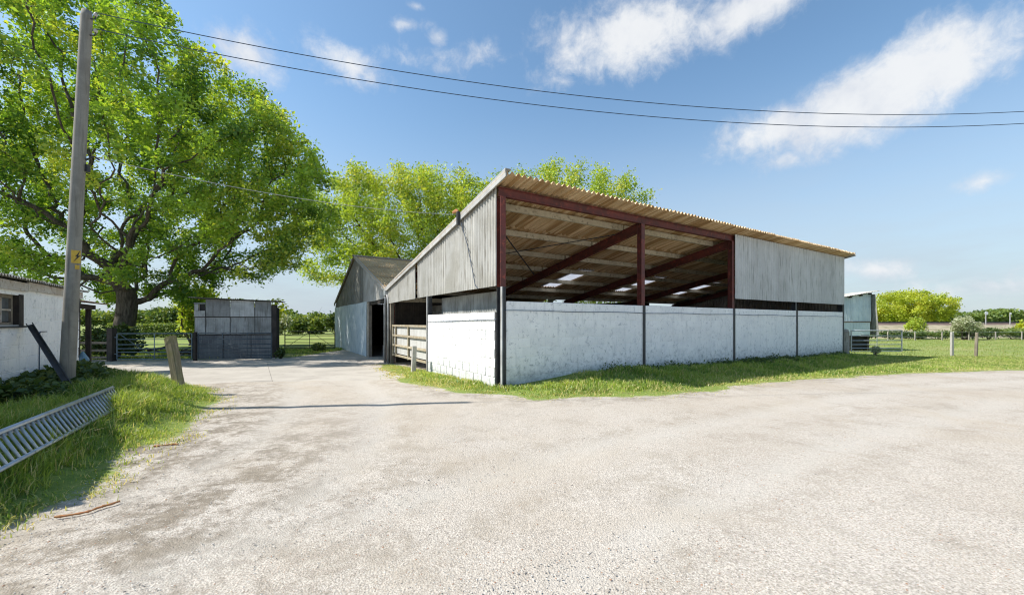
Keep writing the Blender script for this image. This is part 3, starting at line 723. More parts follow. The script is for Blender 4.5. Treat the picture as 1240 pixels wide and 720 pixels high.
# ------------------------------------------------------------------ gabled shed behind
S0, S1, SR = 9.85, 23.97, 16.75
EZ, RZ = 3.0, 5.42
def zg(s): return RZ - (RZ - EZ) * abs(s - SR) / (SR - S0)
shed = thing('gabled_shed', tuple(C0), BANG, 'old gabled farm shed with lichen-stained roof and pale blue sheet wall', 'shed')
def up_sheet(parent, name, s0, s1, z0, z1, mat, pitch=0.14, amp=0.02, tx=-0.10, tilt=0.0):
    me = corr(name, s1 - s0 + 0.05, z0, z1, pitch, amp, lambda u, v, w: (tx - w - 0.012 * u, u, v), MATS[mat])
    return obj(name, me, parent, (0, s0, 0), (tilt, 0, 0))
n = 10
for k in range(n):
    s0 = 13.7 + (S1 - 13.7) * k / n; s1 = 13.7 + (S1 - 13.7) * (k + 1) / n
    up_sheet(shed, 'wall_sheet', s0, s1, -0.45, 2.63 + random.uniform(-0.015, 0.015), 'blue_sheet', 0.076, 0.009, -0.11)
s = S0 - 0.1; k = 0
while s < S1 - 0.05:
    e = min(s + 0.95, S1)
    up_sheet(shed, 'gable_sheet', s, e, 2.62 + random.uniform(-0.03, 0.03), (lambda u, s=s: zg(min(s + u, S1)) - 0.06), 'fibre_pale' if s < 14.2 else 'fibre_dark', tx=-0.07 if s > 13 else -0.08)  # sunlit sheets paler, tree-shaded ones darker: sun and shade put into the colour
    s = e; k += 1
for (a, b_) in ((S0 - 0.15, SR), (S1 + 0.15, SR)):
    MB().bar((-0.17, a, zg(a) - 0.0), (-0.17, b_, zg(b_) - 0.0), 0.03, 0.2, (0, 0.3 if a < SR else -0.3, 1)).build('barge_board', MATS['barge'] if a < SR else MATS['timber_grey'], shed)
# roof sheets of both slopes
for side in (0, 1):
    for r in range(3):
        ea, eb = [(0, 2.55), (2.35, 4.9), (4.7, 7.15)][r]
        def mp(u, v, w, side=side, ea=ea, eb=eb):
            s = SR - v if side == 0 else SR + v
            return (u, s, zg(s) + 0.03 + w + 0.022 * (v - ea) / (eb - ea) + 0.01 * u)
        me = corr('roof_sheet', 1.08, ea, eb, 1.0 / 7, 0.026, mp, MATS['lichen_roof'])
        for c in range(18): obj('roof_sheet', me, shed, (-0.2 + c * 1.0, 0, 0))
for c in range(6):
    MB().bar((-0.25 + c * 3.0, SR, RZ + 0.05), (-0.255 + (c + 1) * 3.0, SR, RZ + 0.05), 0.32, 0.07).build('ridge_cap', MATS['fibre_dark'], shed)
# doorway
dj = MB().box(-0.10, 0.06, 13.25, 13.72, -0.45, 2.60).build('door_jamb', MATS['timber_grey'], shed)
MB().box(-0.12, -0.102, 13.30, 13.50, -0.4, 2.55).build('plank', MATS['fascia'], dj); MB().box(-0.12, -0.102, 13.52, 13.70, -0.4, 1.35).build('plank', MATS['rusty_iron'], dj)
MB().box(-0.06, 0.06, 9.95, 13.24, 2.44, 2.60).build('lintel', MATS['timber_dark'], shed)
MB().box(-0.08, 0.08, 9.86, 10.25, -0.45, 2.60).build('door_jamb', MATS['timber_dark'], shed)
MB().box(0.6, 1.1, 12.0, 13.2, -0.4, 0.35).build('inner_step', MATS['concrete_post'], shed)
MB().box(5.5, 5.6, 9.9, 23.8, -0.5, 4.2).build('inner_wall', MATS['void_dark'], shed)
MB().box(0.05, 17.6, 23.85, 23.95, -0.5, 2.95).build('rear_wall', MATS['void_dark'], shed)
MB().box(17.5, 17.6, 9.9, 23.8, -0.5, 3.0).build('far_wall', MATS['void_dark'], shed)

# ------------------------------------------------------------------ gates
def field_gate(name, p0, p1, h, rails, label, mat, brace='', mids=1, group=None, zoff=0.10, r=0.021):
    p0, p1 = Vector(p0), Vector(p1); d = p1 - p0; L = d.length; rz = math.atan2(d.y, d.x)
    g = thing(name, (p0.x, p0.y, gz(p0.x, p0.y) + zoff), rz, label, 'gate', group)
    zs = [h * q for q in rails]
    fr = MB(); fr.tube([(0, 0, 0), (0, 0, h)], r * 1.2, 8); fr.tube([(L, 0, 0), (L, 0, h)], r * 1.2, 8); fr.build('end_frame', MATS[mat], g)
    for z in zs: MB().tube([(0.01, 0, z), (L - 0.01, 0, z)], r * (1.15 if z == zs[-1] else 0.9), 8).build('rail', MATS[mat], g, True)
    for k in range(mids):
        x = L * (k + 1) / (mids + 1); MB().box(x - 0.018, x + 0.018, -0.03, -0.018, 0.0, h).build('upright', MATS[mat], g)
    if brace == 'V':
        MB().tube([(0.05, 0.03, 0.03), (L / 2, 0.03, h)], 0.014, 6).build('brace', MATS[mat], g)
        MB().tube([(L - 0.05, 0.03, 0.03), (L / 2, 0.03, h)], 0.014, 6).build('brace', MATS[mat], g)
    if brace == 'D': MB().tube([(0.05, 0.03, h), (L / 2, 0.03, 0.03)], 0.014, 6).build('brace', MATS[mat], g)
    for z in (0.2 * h, 0.85 * h): MB().tube([(-0.12, 0, z), (0.0, 0, z)], 0.016, 6).build('hinge', MATS[mat], g)
    return g
R7 = (0.0, 0.13, 0.27, 0.41, 0.57, 0.77, 1.0); R6 = (0.0, 0.16, 0.33, 0.52, 0.75, 1.0)
field_gate('field_gate', (-18.25, 18.55, 0), (-14.95, 18.75, 0), 1.18, R7, 'blue-grey steel field gate between the oak trunk and the panelled shed', 'gate_blue', 'D', 1)
field_gate('field_gate', (-14.65, 18.75, 0), (-11.35, 18.95, 0), 1.18, R7, 'blue-grey steel field gate with shade painted in, standing across the front of the panelled shed', 'gate_blue_shade', '', 2)
field_gate('field_gate', (-15.05, 26.6, 0), (-11.65, 26.4, 0), 1.10, R6, 'dark thin barred gate with V braces leading to the field beside the gabled shed', 'gate_dark', 'V', 1, r=0.027)
field_gate('field_gate', (18.85, 22.3, 0), (21.85, 22.5, 0), 1.16, R6, 'galvanised field gate swung open beside the far end of the long barn', 'galv', '', 1, zoff=0.17, r=0.026)
def post(name, x, y, w, h, mat, label, cat='post', lean=(0, 0), rz=0.0, group=None, d=None, round_=False):
    mb = MB(); d = d or w
    if round_:
        mb.tube([(0, 0, -0.4), (0, 0, h * 0.5), (0.01, 0, h - 0.02), (0.01, 0, h)], [w / 2, w / 2 * 1.03, w / 2 * 0.97, w / 2 * 0.86], 10)
    else:
        e = 0.012
        mb.box(-w / 2, w / 2, -d / 2, d / 2, -0.4, h - e)
        mb.add([(-w/2, -d/2, h-e), (w/2, -d/2, h-e), (w/2, d/2, h-e), (-w/2, d/2, h-e), (-w/2+e, -d/2+e, h), (w/2-e, -d/2+e, h), (w/2-e, d/2-e, h), (-w/2+e, d/2-e, h)],
               [(4, 5, 6, 7), (0, 1, 5, 4), (1, 2, 6, 5), (2, 3, 7, 6), (3, 0, 4, 7)])
    return mb.build(name, MATS[mat], loc=(x, y, gz(x, y)), rot=(lean[0], lean[1], rz), label=label, cat=cat, group=group)
post('gate_post', -18.55, 18.6, 0.24, 1.52, 'timber_dark', 'thick dark timber gate post beside the blue-grey gate and rail fence')
post('gate_post', -14.8, 18.75, 0.12, 1.35, 'timber_dark', 'thin dark gate post between the two blue-grey gates')
post('gate_post', 18.55, 22.2, 0.13, 1.25, 'concrete_post', 'square pale concrete gate post next to the galvanised gate')
post('gate_post', 18.2, 21.9, 0.12, 1.2, 'pale_steel', 'pale steel post between the long barn and the galvanised gate')
post('field_post', 23.35, 21.3, 0.10, 1.28, 'concrete_post', 'square whitish concrete post standing alone in the paddock grass')
post('field_post', 24.45, 21.15, 0.13, 1.26, 'timber_grey', 'round brown wooden post standing in the paddock next to the concrete one', round_=True, lean=(0.01, 0.02))
o = MB(); o.tube([(0, 0, -0.3), (0.02, 0, 0.4), (0.05, 0.01, 0.85), (0.12, 0.03, 1.3), (0.15, 0.03, 1.42)], [0.17, 0.17, 0.15, 0.16, 0.08], 10)
o.build('stone_post', MATS['stone'], loc=(17.62, 21.3, gz(17.62, 21.3)), label='pale rough leaning stone post at the far corner of the long barn', cat='post')
# rail fence between the lean-to and the gate post
rf = thing('rail_fence', (-20.7, 18.45, gz(-20.7, 18.45)), 0.06, 'low two-rail timber fence in front of the ivy bush', 'fence')
for x in (0.0, 1.05, 2.0): MB().box(x - 0.05, x + 0.05, 0.02, 0.1, -0.3, 0.95).build('fence_post', MATS['timber_dark'], rf)
for z in (0.18, 0.5, 0.85): MB().box(-0.4, 2.05, -0.03, 0.02, z - 0.05, z + 0.05).build('rail', MATS['timber_grey'], rf)

# ------------------------------------------------------------------ panelled shed
PX0, PX1, PY = -15.5, -11.91, 19.55
ps = thing('panelled_shed', (PX0, PY, gz(PX0, PY)), 0.262, 'grey patchwork shed clad in stained cement panels with a small black window', 'shed')
W_ = PX1 - PX0; zb = -gz(PX0, PY)
def zt(x): return zb + 2.78 - 0.035 * x
rowz = [-0.05, 1.20, 2.08]
def panel(x0, x1, z0, z1, mat, fine=True, dy=0.0):
    me = corr('panel', x1 - x0 - 0.03, z0, (lambda u: z1 if not callable(z1) else z1(x0 + u)), 0.075, 0.007 if fine else 0.0015, lambda u, v, w: (u, -w, v), MATS[mat], per=4, thick=0.012)
    obj('panel', me, ps, (x0 + 0.015, dy, 0), (random.uniform(-0.006, 0.006), 0, random.uniform(-0.004, 0.004)))
for (a, b_) in ((0.02, 1.28), (1.28, 2.47), (2.47, W_ - 0.17)): panel(a, b_, rowz[0], rowz[1] - 0.03, 'panel_low', True, -0.02)
for (a, b_) in ((0.04, 0.50), (0.50, 1.56), (1.56, 2.64), (2.64, W_ - 0.19)): panel(a, b_, rowz[1], rowz[2] - 0.03, 'panel_board', True, -0.03)
for (a, b_) in ((0.50, 1.56), (1.56, 2.64), (2.64, W_ - 0.19)): panel(a, b_, rowz[2], (lambda x: zt(x) - 0.08), 'panel_board', False, -0.045)
panel(0.02, 0.50, rowz[2], rowz[2] + 0.28, 'panel_board', False, -0.045)
panel(0.02, 0.22, rowz[2] + 0.29, rowz[2] + 0.60, 'panel_board', False, -0.045)
win = MB().box(0.22, 0.48, -0.01, 0.0, rowz[2] + 0.29, rowz[2] + 0.60).build('window', MATS['void_dark'], ps)
MB().box(0.23, 0.26, -0.05, -0.02, rowz[2] + 0.28, rowz[2] + 0.62).build('frame', MATS['timber_grey'], win)
MB().box(0.02, 0.50, -0.05, -0.02, rowz[2] + 0.61, rowz[2] + 0.68).build('board', MATS['panel_low'], ps)
for z in (rowz[1] - 0.015, rowz[2] - 0.015): MB().box(0.0, W_ - 0.2, -0.055, -0.01, z - 0.025, z + 0.02).build('batten', MATS['timber_dark'], ps)
MB().box(W_ - 0.19, W_ + 0.02, -0.09, 0.12, -0.15, 2.68).build('corner_post', MATS['timber_dark'], ps)
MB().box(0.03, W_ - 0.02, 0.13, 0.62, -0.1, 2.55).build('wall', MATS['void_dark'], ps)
for c in range(5):
    wd_ = (W_ + 0.35) / 5
    me = corr('roof_sheet', wd_ + 0.05, -0.22, 0.78, 0.1, 0.018, lambda u, v, w, c=c: (u, v, zt(u + c * wd_) - 0.03 - 0.02 * v + w), MATS['fibre_dark'])
    obj('roof_sheet', me, ps, (-0.15 + c * wd_, 0, 0))

# ------------------------------------------------------------------ white block outbuilding (left)
W0 = Vector((-6.05, 3.2, 0)); WANG = R(34.8); WL = 8.25
wb = thing('white_outbuilding', tuple(W0), WANG, 'low whitewashed block outbuilding with corrugated roof and small timber window', 'outbuilding')
WY0, WY1, WZ0, WZ1 = 3.95, 5.05, 1.50, 2.03
mb = MB()
for (a, b_, z0, z1) in ((0, WY0, -0.3, 2.16), (WY1, WL, -0.3, 2.16), (WY0, WY1, -0.3, WZ0), (WY0, WY1, WZ1, 2.16)): mb.box(-0.2, -0.006, a, b_, z0, z1)
ww = mb.build('wall', MATS['whitewash'], wb)
lay(ww, WL, 0.0, 9, math.pi / 2, (0, 0, 0.02), skip=lambda a, b_, z: (b_ > WY0 and a < WY1 and z + 0.2 > WZ0 - 0.03) , joint=0.008, ch=0.006)
MB().box(-0.006, -0.001, WL - 0.05, WL, 0, 2.1).build('corner_strip', MATS['timber_dark'], ww)
MB().box(-4.0, -0.21, WL - 0.2, WL - 0.01, -0.3, 2.16).build('end_wall', MATS['whitewash'], wb)
MB().box(-4.0, -0.21, 0.01, 0.2, -0.3, 2.16).build('end_wall', MATS['whitewash'], wb)
MB().box(-4.2, -4.0, 0.01, WL, -0.3, 2.8).build('rear_wall', MATS['whitewash'], wb)
# window
wi = MB().box(-0.17, -0.16, WY0 + 0.05, WY1 - 0.2, WZ0 + 0.05, WZ1 - 0.05).build('window', MATS['void_dark'], wb)
for k in range(2):
    for j in range(2):
        y0 = WY0 + 0.08 + k * 0.38; z0 = WZ0 + 0.06 + j * 0.22
        MB().box(-0.10, -0.095, y0, y0 + 0.34, z0, z0 + 0.19).build('pane', MATS['glass'], wi)
for (a, b_, z0, z1, nm) in ((WY0, WY0 + 0.07, WZ0, WZ1, 'frame'), (WY0 + 0.42, WY0 + 0.46, WZ0 + 0.05, WZ1 - 0.05, 'glazing_bar'), (WY0 + 0.81, WY0 + 0.88, WZ0, WZ1, 'frame'),
                            (WY0 + 0.07, WY0 + 0.81, WZ0, WZ0 + 0.05, 'frame'), (WY0 + 0.07, WY0 + 0.81, WZ1 - 0.06, WZ1, 'frame'), (WY0 + 0.07, WY0 + 0.81, WZ0 + 0.25, WZ0 + 0.28, 'glazing_bar')):
    MB().box(-0.115, -0.07, a, b_, z0, z1).build(nm, MATS['fascia'] if nm == 'glazing_bar' else MATS['timber_grey'], wi)
MB().box(-0.13, 0.0, WY1 - 0.21, WY1 - 0.01, WZ0 - 0.01, WZ1 + 0.02).build('shutter', MATS['timber_dark'], wi)
MB().box(-0.13, 0.03, WY0 - 0.05, WY1 + 0.02, WZ0 - 0.045, WZ0 - 0.012).build('sill', MATS['dark_steel'], wi)
# fascia boards and roof
for (a, b_, dz) in ((-0.1, 2.9, 0.0), (2.92, 5.1, -0.02), (5.12, WL + 0.12, 0.008)):
    MB().box(0.012, 0.04, a, b_, 2.13 + dz, 2.285 + dz).build('fascia_board', MATS['fascia'], wb)
MB().box(-0.2, 0.01, -0.05, WL + 0.1, 2.165, 2.24).build('wall_plate', MATS['timber_grey'], wb)
for c in range(9):
    wd_ = (WL + 0.3) / 9
    me = corr('roof_sheet', wd_ + 0.06, -0.13, 4.35, wd_ / 9, 0.022, lambda u, v, w: (-v, u, 2.325 + 0.13 * v + w + 0.008 * u), MATS['fibre_dark'])
    obj('roof_sheet', me, wb, (0.0, -0.15 + c * wd_, 0), (0, random.uniform(-0.004, 0.004), 0))
MB().tube([(0.012, 6.1, 1.36), (0.012, 5.75, 1.36), (0.012, 5.72, 1.3), (0.012, 5.70, 0.3)], 0.008, 6).build('cable', MATS['cable_black'], wb)

# dark open lean-to past the outbuilding
lw = W0 + Vector((-math.sin(WANG), math.cos(WANG), 0)) * (WL + 0.15)
lt = thing('open_lean_to', (lw.x, lw.y, gz(lw.x, lw.y)), WANG, 'dark open-fronted lean-to with rusty roof past the white outbuilding', 'lean-to')
LZ = -gz(lw.x, lw.y)
MB().box(-0.28, -0.12, 0.35, 0.51, -0.3, 2.28 + LZ).build('corner_post', MATS['timber_dark'], lt)
MB().box(-0.9, -0.78, 4.6, 4.74, -0.3, 2.05 + LZ).build('corner_post', MATS['timber_dark'], lt)
for k in range(22):
    y0 = 0.1 + k * 0.215
    MB().box(-3.2, -3.17, y0, y0 + 0.205, -0.3, 2.3 + LZ + random.uniform(-0.05, 0.03)).build('plank', MATS['timber_dark'], lt)
for k in range(8):
    x0 = -3.1 + k * 0.25
    MB().box(x0, x0 + 0.235, 4.75, 4.78, -0.3, 2.1 + LZ).build('plank', MATS['timber_grey'], lt)
MB().box(-0.8, -0.68, 0.1, 4.75, 1.98 + LZ, 2.12 + LZ).build('eaves_beam', MATS['timber_dark'], lt)
for c in range(6):
    me = corr('roof_sheet', 0.9, -0.05, 2.75, 0.085, 0.015, lambda u, v, w: (-0.5 - v, u, 2.17 + LZ + 0.12 * v + w), MATS['rusty_iron'])
    obj('roof_sheet', me, lt, (0, -0.02 + c * 0.86, 0), (0, random.uniform(-0.01, 0.01), 0))
mb = MB(); mb.tube([(-0.05, 0.05, 0.02), (-0.03, 0.05, 0.10), (-0.05, 0.06, 0.38), (-0.03, 0.04, 0.62), (-0.05, 0.05, 0.74), (-0.05, 0.05, 0.80)], [0.03, 0.10, 0.12, 0.11, 0.05, 0.02], 9)
mb.build('plastic_sack', MATS['blue_plastic'], loc=(lw.x + 0.02, lw.y + 0.03, gz(lw.x, lw.y) + 0.02), rot=(0.06, 0.05, 0), label='slim blue plastic sack standing by the dark lean-to post', cat='sack')

# ------------------------------------------------------------------ telegraph poles, sign, wires
def pole(x, y, top, lean, label, extra=True):
    z0 = gz(x, y)
    t = thing('telegraph_pole', (x, y, z0), 0, label, 'pole', 'wooden telegraph poles')
    pts = [(lean * q, 0, -0.5 + (top - z0 + 0.5) * q) for q in (0, 0.1, 0.35, 0.7, 0.985, 1.0)]
    MB().tube(pts, [0.104, 0.101, 0.095, 0.086, 0.077, 0.066], 20).build('shaft', MATS['pole_wood'], t, True)
    for dz in (0.14, 0.42):
        i = MB(); i.tube([(lean + 0.05, 0, top - z0 - dz), (lean + 0.15, 0, top - z0 - dz), (lean + 0.15, 0, top - z0 - dz + 0.06)], 0.011, 6)
        h_ = i.build('bracket', MATS['dark_steel'], t)
        MB().tube([(lean + 0.15, 0, top - z0 - dz + 0.04), (lean + 0.15, 0, top - z0 - dz + 0.07), (lean + 0.15, 0, top - z0 - dz + 0.11)], [0.018, 0.03, 0.015], 9).build('insulator', MATS['porcelain'], h_, True)
    if extra:
        # plates face the yard, fixed to the pole's front right
        hx = lambda z: lean * (z + 0.5) / (top - z0 + 0.5)
        U, V_ = Vector((0.86, -0.51, 0)), Vector((0.51, 0.86, 0))
        def plate(nm, z0_, z1_, w0, w1, mat, par, r_=0.099, th=0.004, **kw):
            c = Vector((hx((z0_ + z1_) / 2), 0, 0)); m = MB()
            p = [c + U * r + V_ * q + Vector((0, 0, z)) for r in (r_, r_ + th) for z in (z0_, z1_) for q in (w0, w1)]
            m.add(p, [(0, 1, 3, 2), (4, 6, 7, 5), (0, 4, 5, 1), (2, 3, 7, 6), (0, 2, 6, 4), (1, 5, 7, 3)]); return m.build(nm, MATS[mat], par, **kw)
        sg = plate('warning_sign', 2.20, 2.42, -0.05, 0.062, 'sign_yellow', t, label='small yellow warning plate with black bolt')
        c = Vector((hx(2.32), 0, 0)) + U * 0.1055
        q = [(0.055, 2.42), (-0.005, 2.31), (0.02, 2.315), (-0.03, 2.215), (0.06, 2.335), (0.03, 2.33)]
        bz = MB(); bz.add([c + V_ * w_ + Vector((0, 0, z)) for w_, z in q], [(0, 1, 2, 5), (2, 3, 4, 5)]); bz.build('bolt_mark', MATS['sign_black'], sg)
        plate('small_plate', 2.10, 2.17, 0.0, 0.055, 'sign_yellow', t)
        mb = MB(); mb.tube([(0.33, 0.03, 4.0), (0.47, 0.03, 4.06), (0.56, 0.03, 4.0)], 0.016, 6); mb.box(0.315, 0.36, 0.02, 0.08, 3.80, 3.92)
        mb.build('cable_box', MATS['dark_steel'], t)
    return t
PX_, PYY = -7.72, 6.93
pole(PX_, PYY, 6.92, 0.38, 'weathered wooden telegraph pole with a yellow warning plate beside the white outbuilding')
pole(15.2, 9.8, 6.92, 0.0, 'telegraph pole carrying the far ends of the overhead wires', False)
def zw(u): return 6.77 - 0.155 * u + 0.00695 * u * u
for dz, nm in ((0.0, 'upper'), (-0.28, 'lower')):
    pts = []
    for k in range(41):
        u = 22.4 * k / 40; pts.append((-7.19 + u, 6.93 + 0.128 * u, zw(u) + 0.12 + dz))
    MB().tube(pts, 0.008, 6).build('overhead_wire', MATS['cable_black'], label='%s of the two overhead wires strung from the telegraph pole' % nm, cat='wire')
gb_ = Vector(C0) + AX * -0.28 + BX * 1.92; gbz = zr(1.9) + 0.05
pts = []
for k in range(25):
    q = k / 24; a = Vector((-7.2, 6.96, 4.4)); e = Vector((gb_.x, gb_.y, gbz)); p = a.lerp(e, q); p.z -= 0.55 * 4 * q * (1 - q) * 0.35
    pts.append(p)
MB().tube(pts, 0.006, 6).build('service_cable', MATS['cable_pale'], label='thin pale cable running from the telegraph pole to the barn gable', cat='cable')

# sleeper post
sx, sy = -7.0, 8.45; sz0 = gz(sx, sy)
mb = MB(); w, d = 0.078, 0.075
rr = random.Random(3)
rings = []
for q, z in enumerate((-0.35, 0.0, 0.3, 0.65, 0.95, 1.05, 1.10)):
    k_ = 1.0 + rr.uniform(-0.03, 0.03); 
    if z > 0.94: k_ *= 1.08
    e = 0.03
    rings.append([(sxn * w * k_ + rr.uniform(-.006, .006), syn * d * k_ + rr.uniform(-.006, .006), z + (0.02 * sxn if z > 0.9 else 0)) for sxn, syn in ((-1, -.75), (-.8, -1), (.8, -1), (1, -.75), (1, .75), (.8, 1), (-.8, 1), (-1, .75))])
vs = [p for r_ in rings for p in r_]; fs = []
for i in range(len(rings) - 1):
    for k in range(8): fs.append((i * 8 + k, i * 8 + (k + 1) % 8, (i + 1) * 8 + (k + 1) % 8, (i + 1) * 8 + k))
fs.append(tuple((len(rings) - 1) * 8 + k for k in range(8)))
mb.add(vs, fs); mb.build('sleeper_post', MATS['sleeper'], loc=(sx, sy, sz0), rot=(0.0, -0.20, -0.12), label='leaning weathered sleeper post at the tip of the grass bank', cat='post')
# leaning steel channel
a, b_ = Vector((-8.79, 7.32, 1.5)), Vector((-6.98, 6.42, gz(-6.98, 6.42) - 0.05))
lc = thing('leaning_channel', tuple(b_), 0, 'dark steel channel leaning against the white outbuilding beside the telegraph pole', 'beam')
d = a - b_; up = Vector((0.5, -0.6, 0.6)); n_ = (up - d.normalized() * up.dot(d.normalized())).normalized(); sd = d.normalized().cross(n_)
MB().bar((0, 0, 0), d, 0.085, 0.012, n_).build('web', MATS['dark_steel'], lc)
for q in (-1, 1): MB().bar(sd * 0.0365 * q + n_ * 0.027, d + sd * 0.0365 * q + n_ * 0.027, 0.012, 0.042, n_).build('flange', MATS['dark_steel'], lc)
# feed barrier lying on the bank
A_, B_ = Vector((-6.22, 6.25, 0)), Vector((-4.35, 3.05, 0))
fb = thing('feed_barrier', (A_.x, A_.y, 0), 0, 'galvanised barred feed barrier lying tilted in the long grass', 'barrier')
def za(q): return (gz(*(A_ + (B_ - A_) * q).xy) if True else 0)
zA = gz(A_.x, A_.y) + 0.19; zB = gz(B_.x + -0.2, B_.y) + 0.37
dA = Vector((B_.x - A_.x, B_.y - A_.y, zB - zA)); o0 = Vector((0, 0, zA))
rung = Vector((0.25, -0.05, -0.23))
MB().tube([o0, o0 + dA], 0.026, 8).build('top_rail', MATS['galv'], fb, True)
MB().tube([o0 + Vector((-0.05, 0, -0.06)), o0 + dA + Vector((-0.05, 0, -0.06))], 0.018, 8).build('rail', MATS['galv'], fb, True)
MB().tube([o0 + rung, o0 + dA + rung], 0.02, 8).build('bottom_rail', MATS['galv'], fb, True)
for k in range(36):
    p = o0 + dA * ((k + 0.5) / 36.0)
    MB().tube([p, p + rung], 0.014, 8).build('bar', MATS['galv'], fb, True)
# loose twine
def twine(pts, label):
    P_ = []
    for i in range(len(pts) - 1):
        for q in np.linspace(0, 1, 6, endpoint=False):
            x = pts[i][0] * (1 - q) + pts[i + 1][0] * q + random.uniform(-.008, .008); y = pts[i][1] * (1 - q) + pts[i + 1][1] * q + random.uniform(-.008, .008)
            P_.append((x, y, gz(x, y) + 0.012))
    c = P_[0]; MB().tube([tuple(Vector(p) - Vector(c)) for p in P_], [random.uniform(0.006, 0.013) for _ in P_], 6).build('twine', MATS['twine'], loc=c, label=label, cat='twine')
twine([(-3.62, 3.18), (-3.45, 3.25), (-3.42, 3.36), (-3.36, 3.47)], 'scrap of orange baler twine lying on the bare gravel')
twine([(-4.45, 5.0), (-4.35, 5.05), (-4.28, 5.08), (-4.2, 5.07)], 'scrap of orange baler twine at the edge of the grass bank')

# ------------------------------------------------------------------ little blue shed by the paddock
bs = thing('paddock_shed', (20.2, 25.2, gz(20, 25)), 0.06, 'small pale blue sheet shed with sloping roof behind the galvanised gate', 'shed')
def zs_(x): return 3.28 + 0.17 * x
for k in range(4):
    x0 = k * 0.60
    me = corr('wall_sheet', 0.64, 1.86, (lambda u, x0=x0: zs_(x0 + u) - 0.05), 0.1, 0.009, lambda u, v, w: (u, -w, v), MATS['blue_pale'])
    obj('wall_sheet', me, bs, (x0 + 0.01, -0.02, 0))
MB().box(0.0, 2.42, -0.05, 0.0, 1.79, 1.86).build('rail', MATS['timber_grey'], bs)
for k in range(4): MB().box(k * 0.60 + 0.005, k * 0.60 + 0.595, -0.02, 0.0, 0.98 + random.uniform(-.03, .03), 1.785).build('board', MATS['blue_pale'], bs)
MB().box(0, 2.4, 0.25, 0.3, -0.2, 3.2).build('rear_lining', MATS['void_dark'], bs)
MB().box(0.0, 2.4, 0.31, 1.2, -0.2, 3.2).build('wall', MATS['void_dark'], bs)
for x in (0.08, 1.2, 2.32): MB().box(x - 0.06, x + 0.06, 0.02, 0.14, -0.3, 3.2).build('post', MATS['timber_dark'], bs)
for x in (0.3, 1.0, 1.7, 2.3): MB().box(x - 0.04, x + 0.04, -0.2, 2.5, zs_(x) - 0.13, zs_(x) - 0.03).build('rafter', MATS['timber_dark'], bs)
for c in range(3):
    me = corr('roof_sheet', 0.98, -0.3, 1.6, 0.1, 0.018, lambda u, v, w, c=c: (u, v, zs_(u + c * 0.93 - 0.1) + 0.02 + w), MATS['fibre_pale'])
    obj('roof_sheet', me, bs, (-0.1 + c * 0.93, 0, 0))
me = corr('side_flap', 0.62, 1.0, 3.55, 0.1, 0.015, lambda u, v, w: (2.46 + w + (3.55 - v) * 0.10, -0.3 + u, v), MATS['panel_board'])
obj('side_flap', me, bs)

# ------------------------------------------------------------------ railway bank, tracks and paddock edge on the right
def strip_mesh(name, prof, x0, x1, n, mat, nz=0.12, attrs=None):
    v = []; f = []; m = len(prof)
    for i in range(n + 1):
        x = x0 + (x1 - x0) * i / n
        for (y, z) in prof:
            yy = y + 0.06 * (x - 40); v.append((x, yy, z + nz * (float(vnoise(np.array([x * 0.9]), np.array([yy * 0.9]), 4.0)[0]) - 0.5)))
    for i in range(n):
        for j in range(m - 1):
            a = i * m + j; f.append((a, a + m, a + m + 1, a + 1))
    return mesh_np(name, v, np.array(f), mat, True)
def bank_fn(nt, b):
    p = nt.pos(); n1 = nt.noise(p, 0.8, 6, 0.75, 0.4); n2 = nt.noise(p, 3, 5, 0.75)
    c = nt.mix(nt.ramp(n1, 0.42, 0.62), (0.40, 0.34, 0.24), (0.20, 0.19, 0.10)); 
    return nt.mix(0.6, c, nt.mix(n2, (0.4,) * 3, (1.3,) * 3), 'MULTIPLY')
material('rough_grass', bank_fn, 0.95)
material('ballast', weathered((0.17, 0.115, 0.095), (0.10, 0.07, 0.06), s=2, streak=False, var=0), 0.95)
obj('railway_embankment', strip_mesh('railway_embankment', [(44, -0.5), (46, 0.0), (50, 0.55), (54, 1.02), (56, 1.16), (66, 1.16), (70, 0.6), (76, -0.5)], 17, 330, 180, MATS['rough_grass']), kind='structure')
obj('track_ballast', strip_mesh('track_ballast', [(56.2, 1.1), (57.2, 1.42), (64.6, 1.42), (65.6, 1.1)], 17, 330, 120, MATS['ballast'], 0.03), kind='structure')
def rail_line(y, label):
    mb = MB()
    for (w, z0, z1) in ((0.14, 1.44, 1.47), (0.03, 1.47, 1.58), (0.075, 1.58, 1.63)):
        mb.bar((17, y + 0.06 * (17 - 40), (z0 + z1) / 2), (330, y + 0.06 * (330 - 40), (z0 + z1) / 2), w, z1 - z0)
    mb.build('railway_rail', MATS['dark_steel'], label=label, cat='rail')
for y, l in ((58.6, 'near rail of the near railway track on the embankment'), (60.03, 'far rail of the near railway track on the embankment'),
             (62.0, 'near rail of the far railway track on the embankment'), (63.43, 'far rail of the far railway track on the embankment')): rail_line(y, l)
def marker(x, y, h, r, label):
    t = thing('trackside_marker', (x, y, 1.1), 0, label, 'sign', 'railway trackside markers')
    MB().tube([(0, 0, -0.3), (0, 0, h)], 0.06, 8).build('stem', MATS['pale_steel'], t)
    MB().tube([(0, -0.10, h), (0, -0.06, h)], r, 16).build('disc', MATS['sign_white'], t)
marker(68.0, 57.6, 1.75, 0.24, 'white round marker on a post by the railway, larger of the pair')
marker(71.6, 57.7, 1.7, 0.13, 'small pale marker on a slim post by the railway')
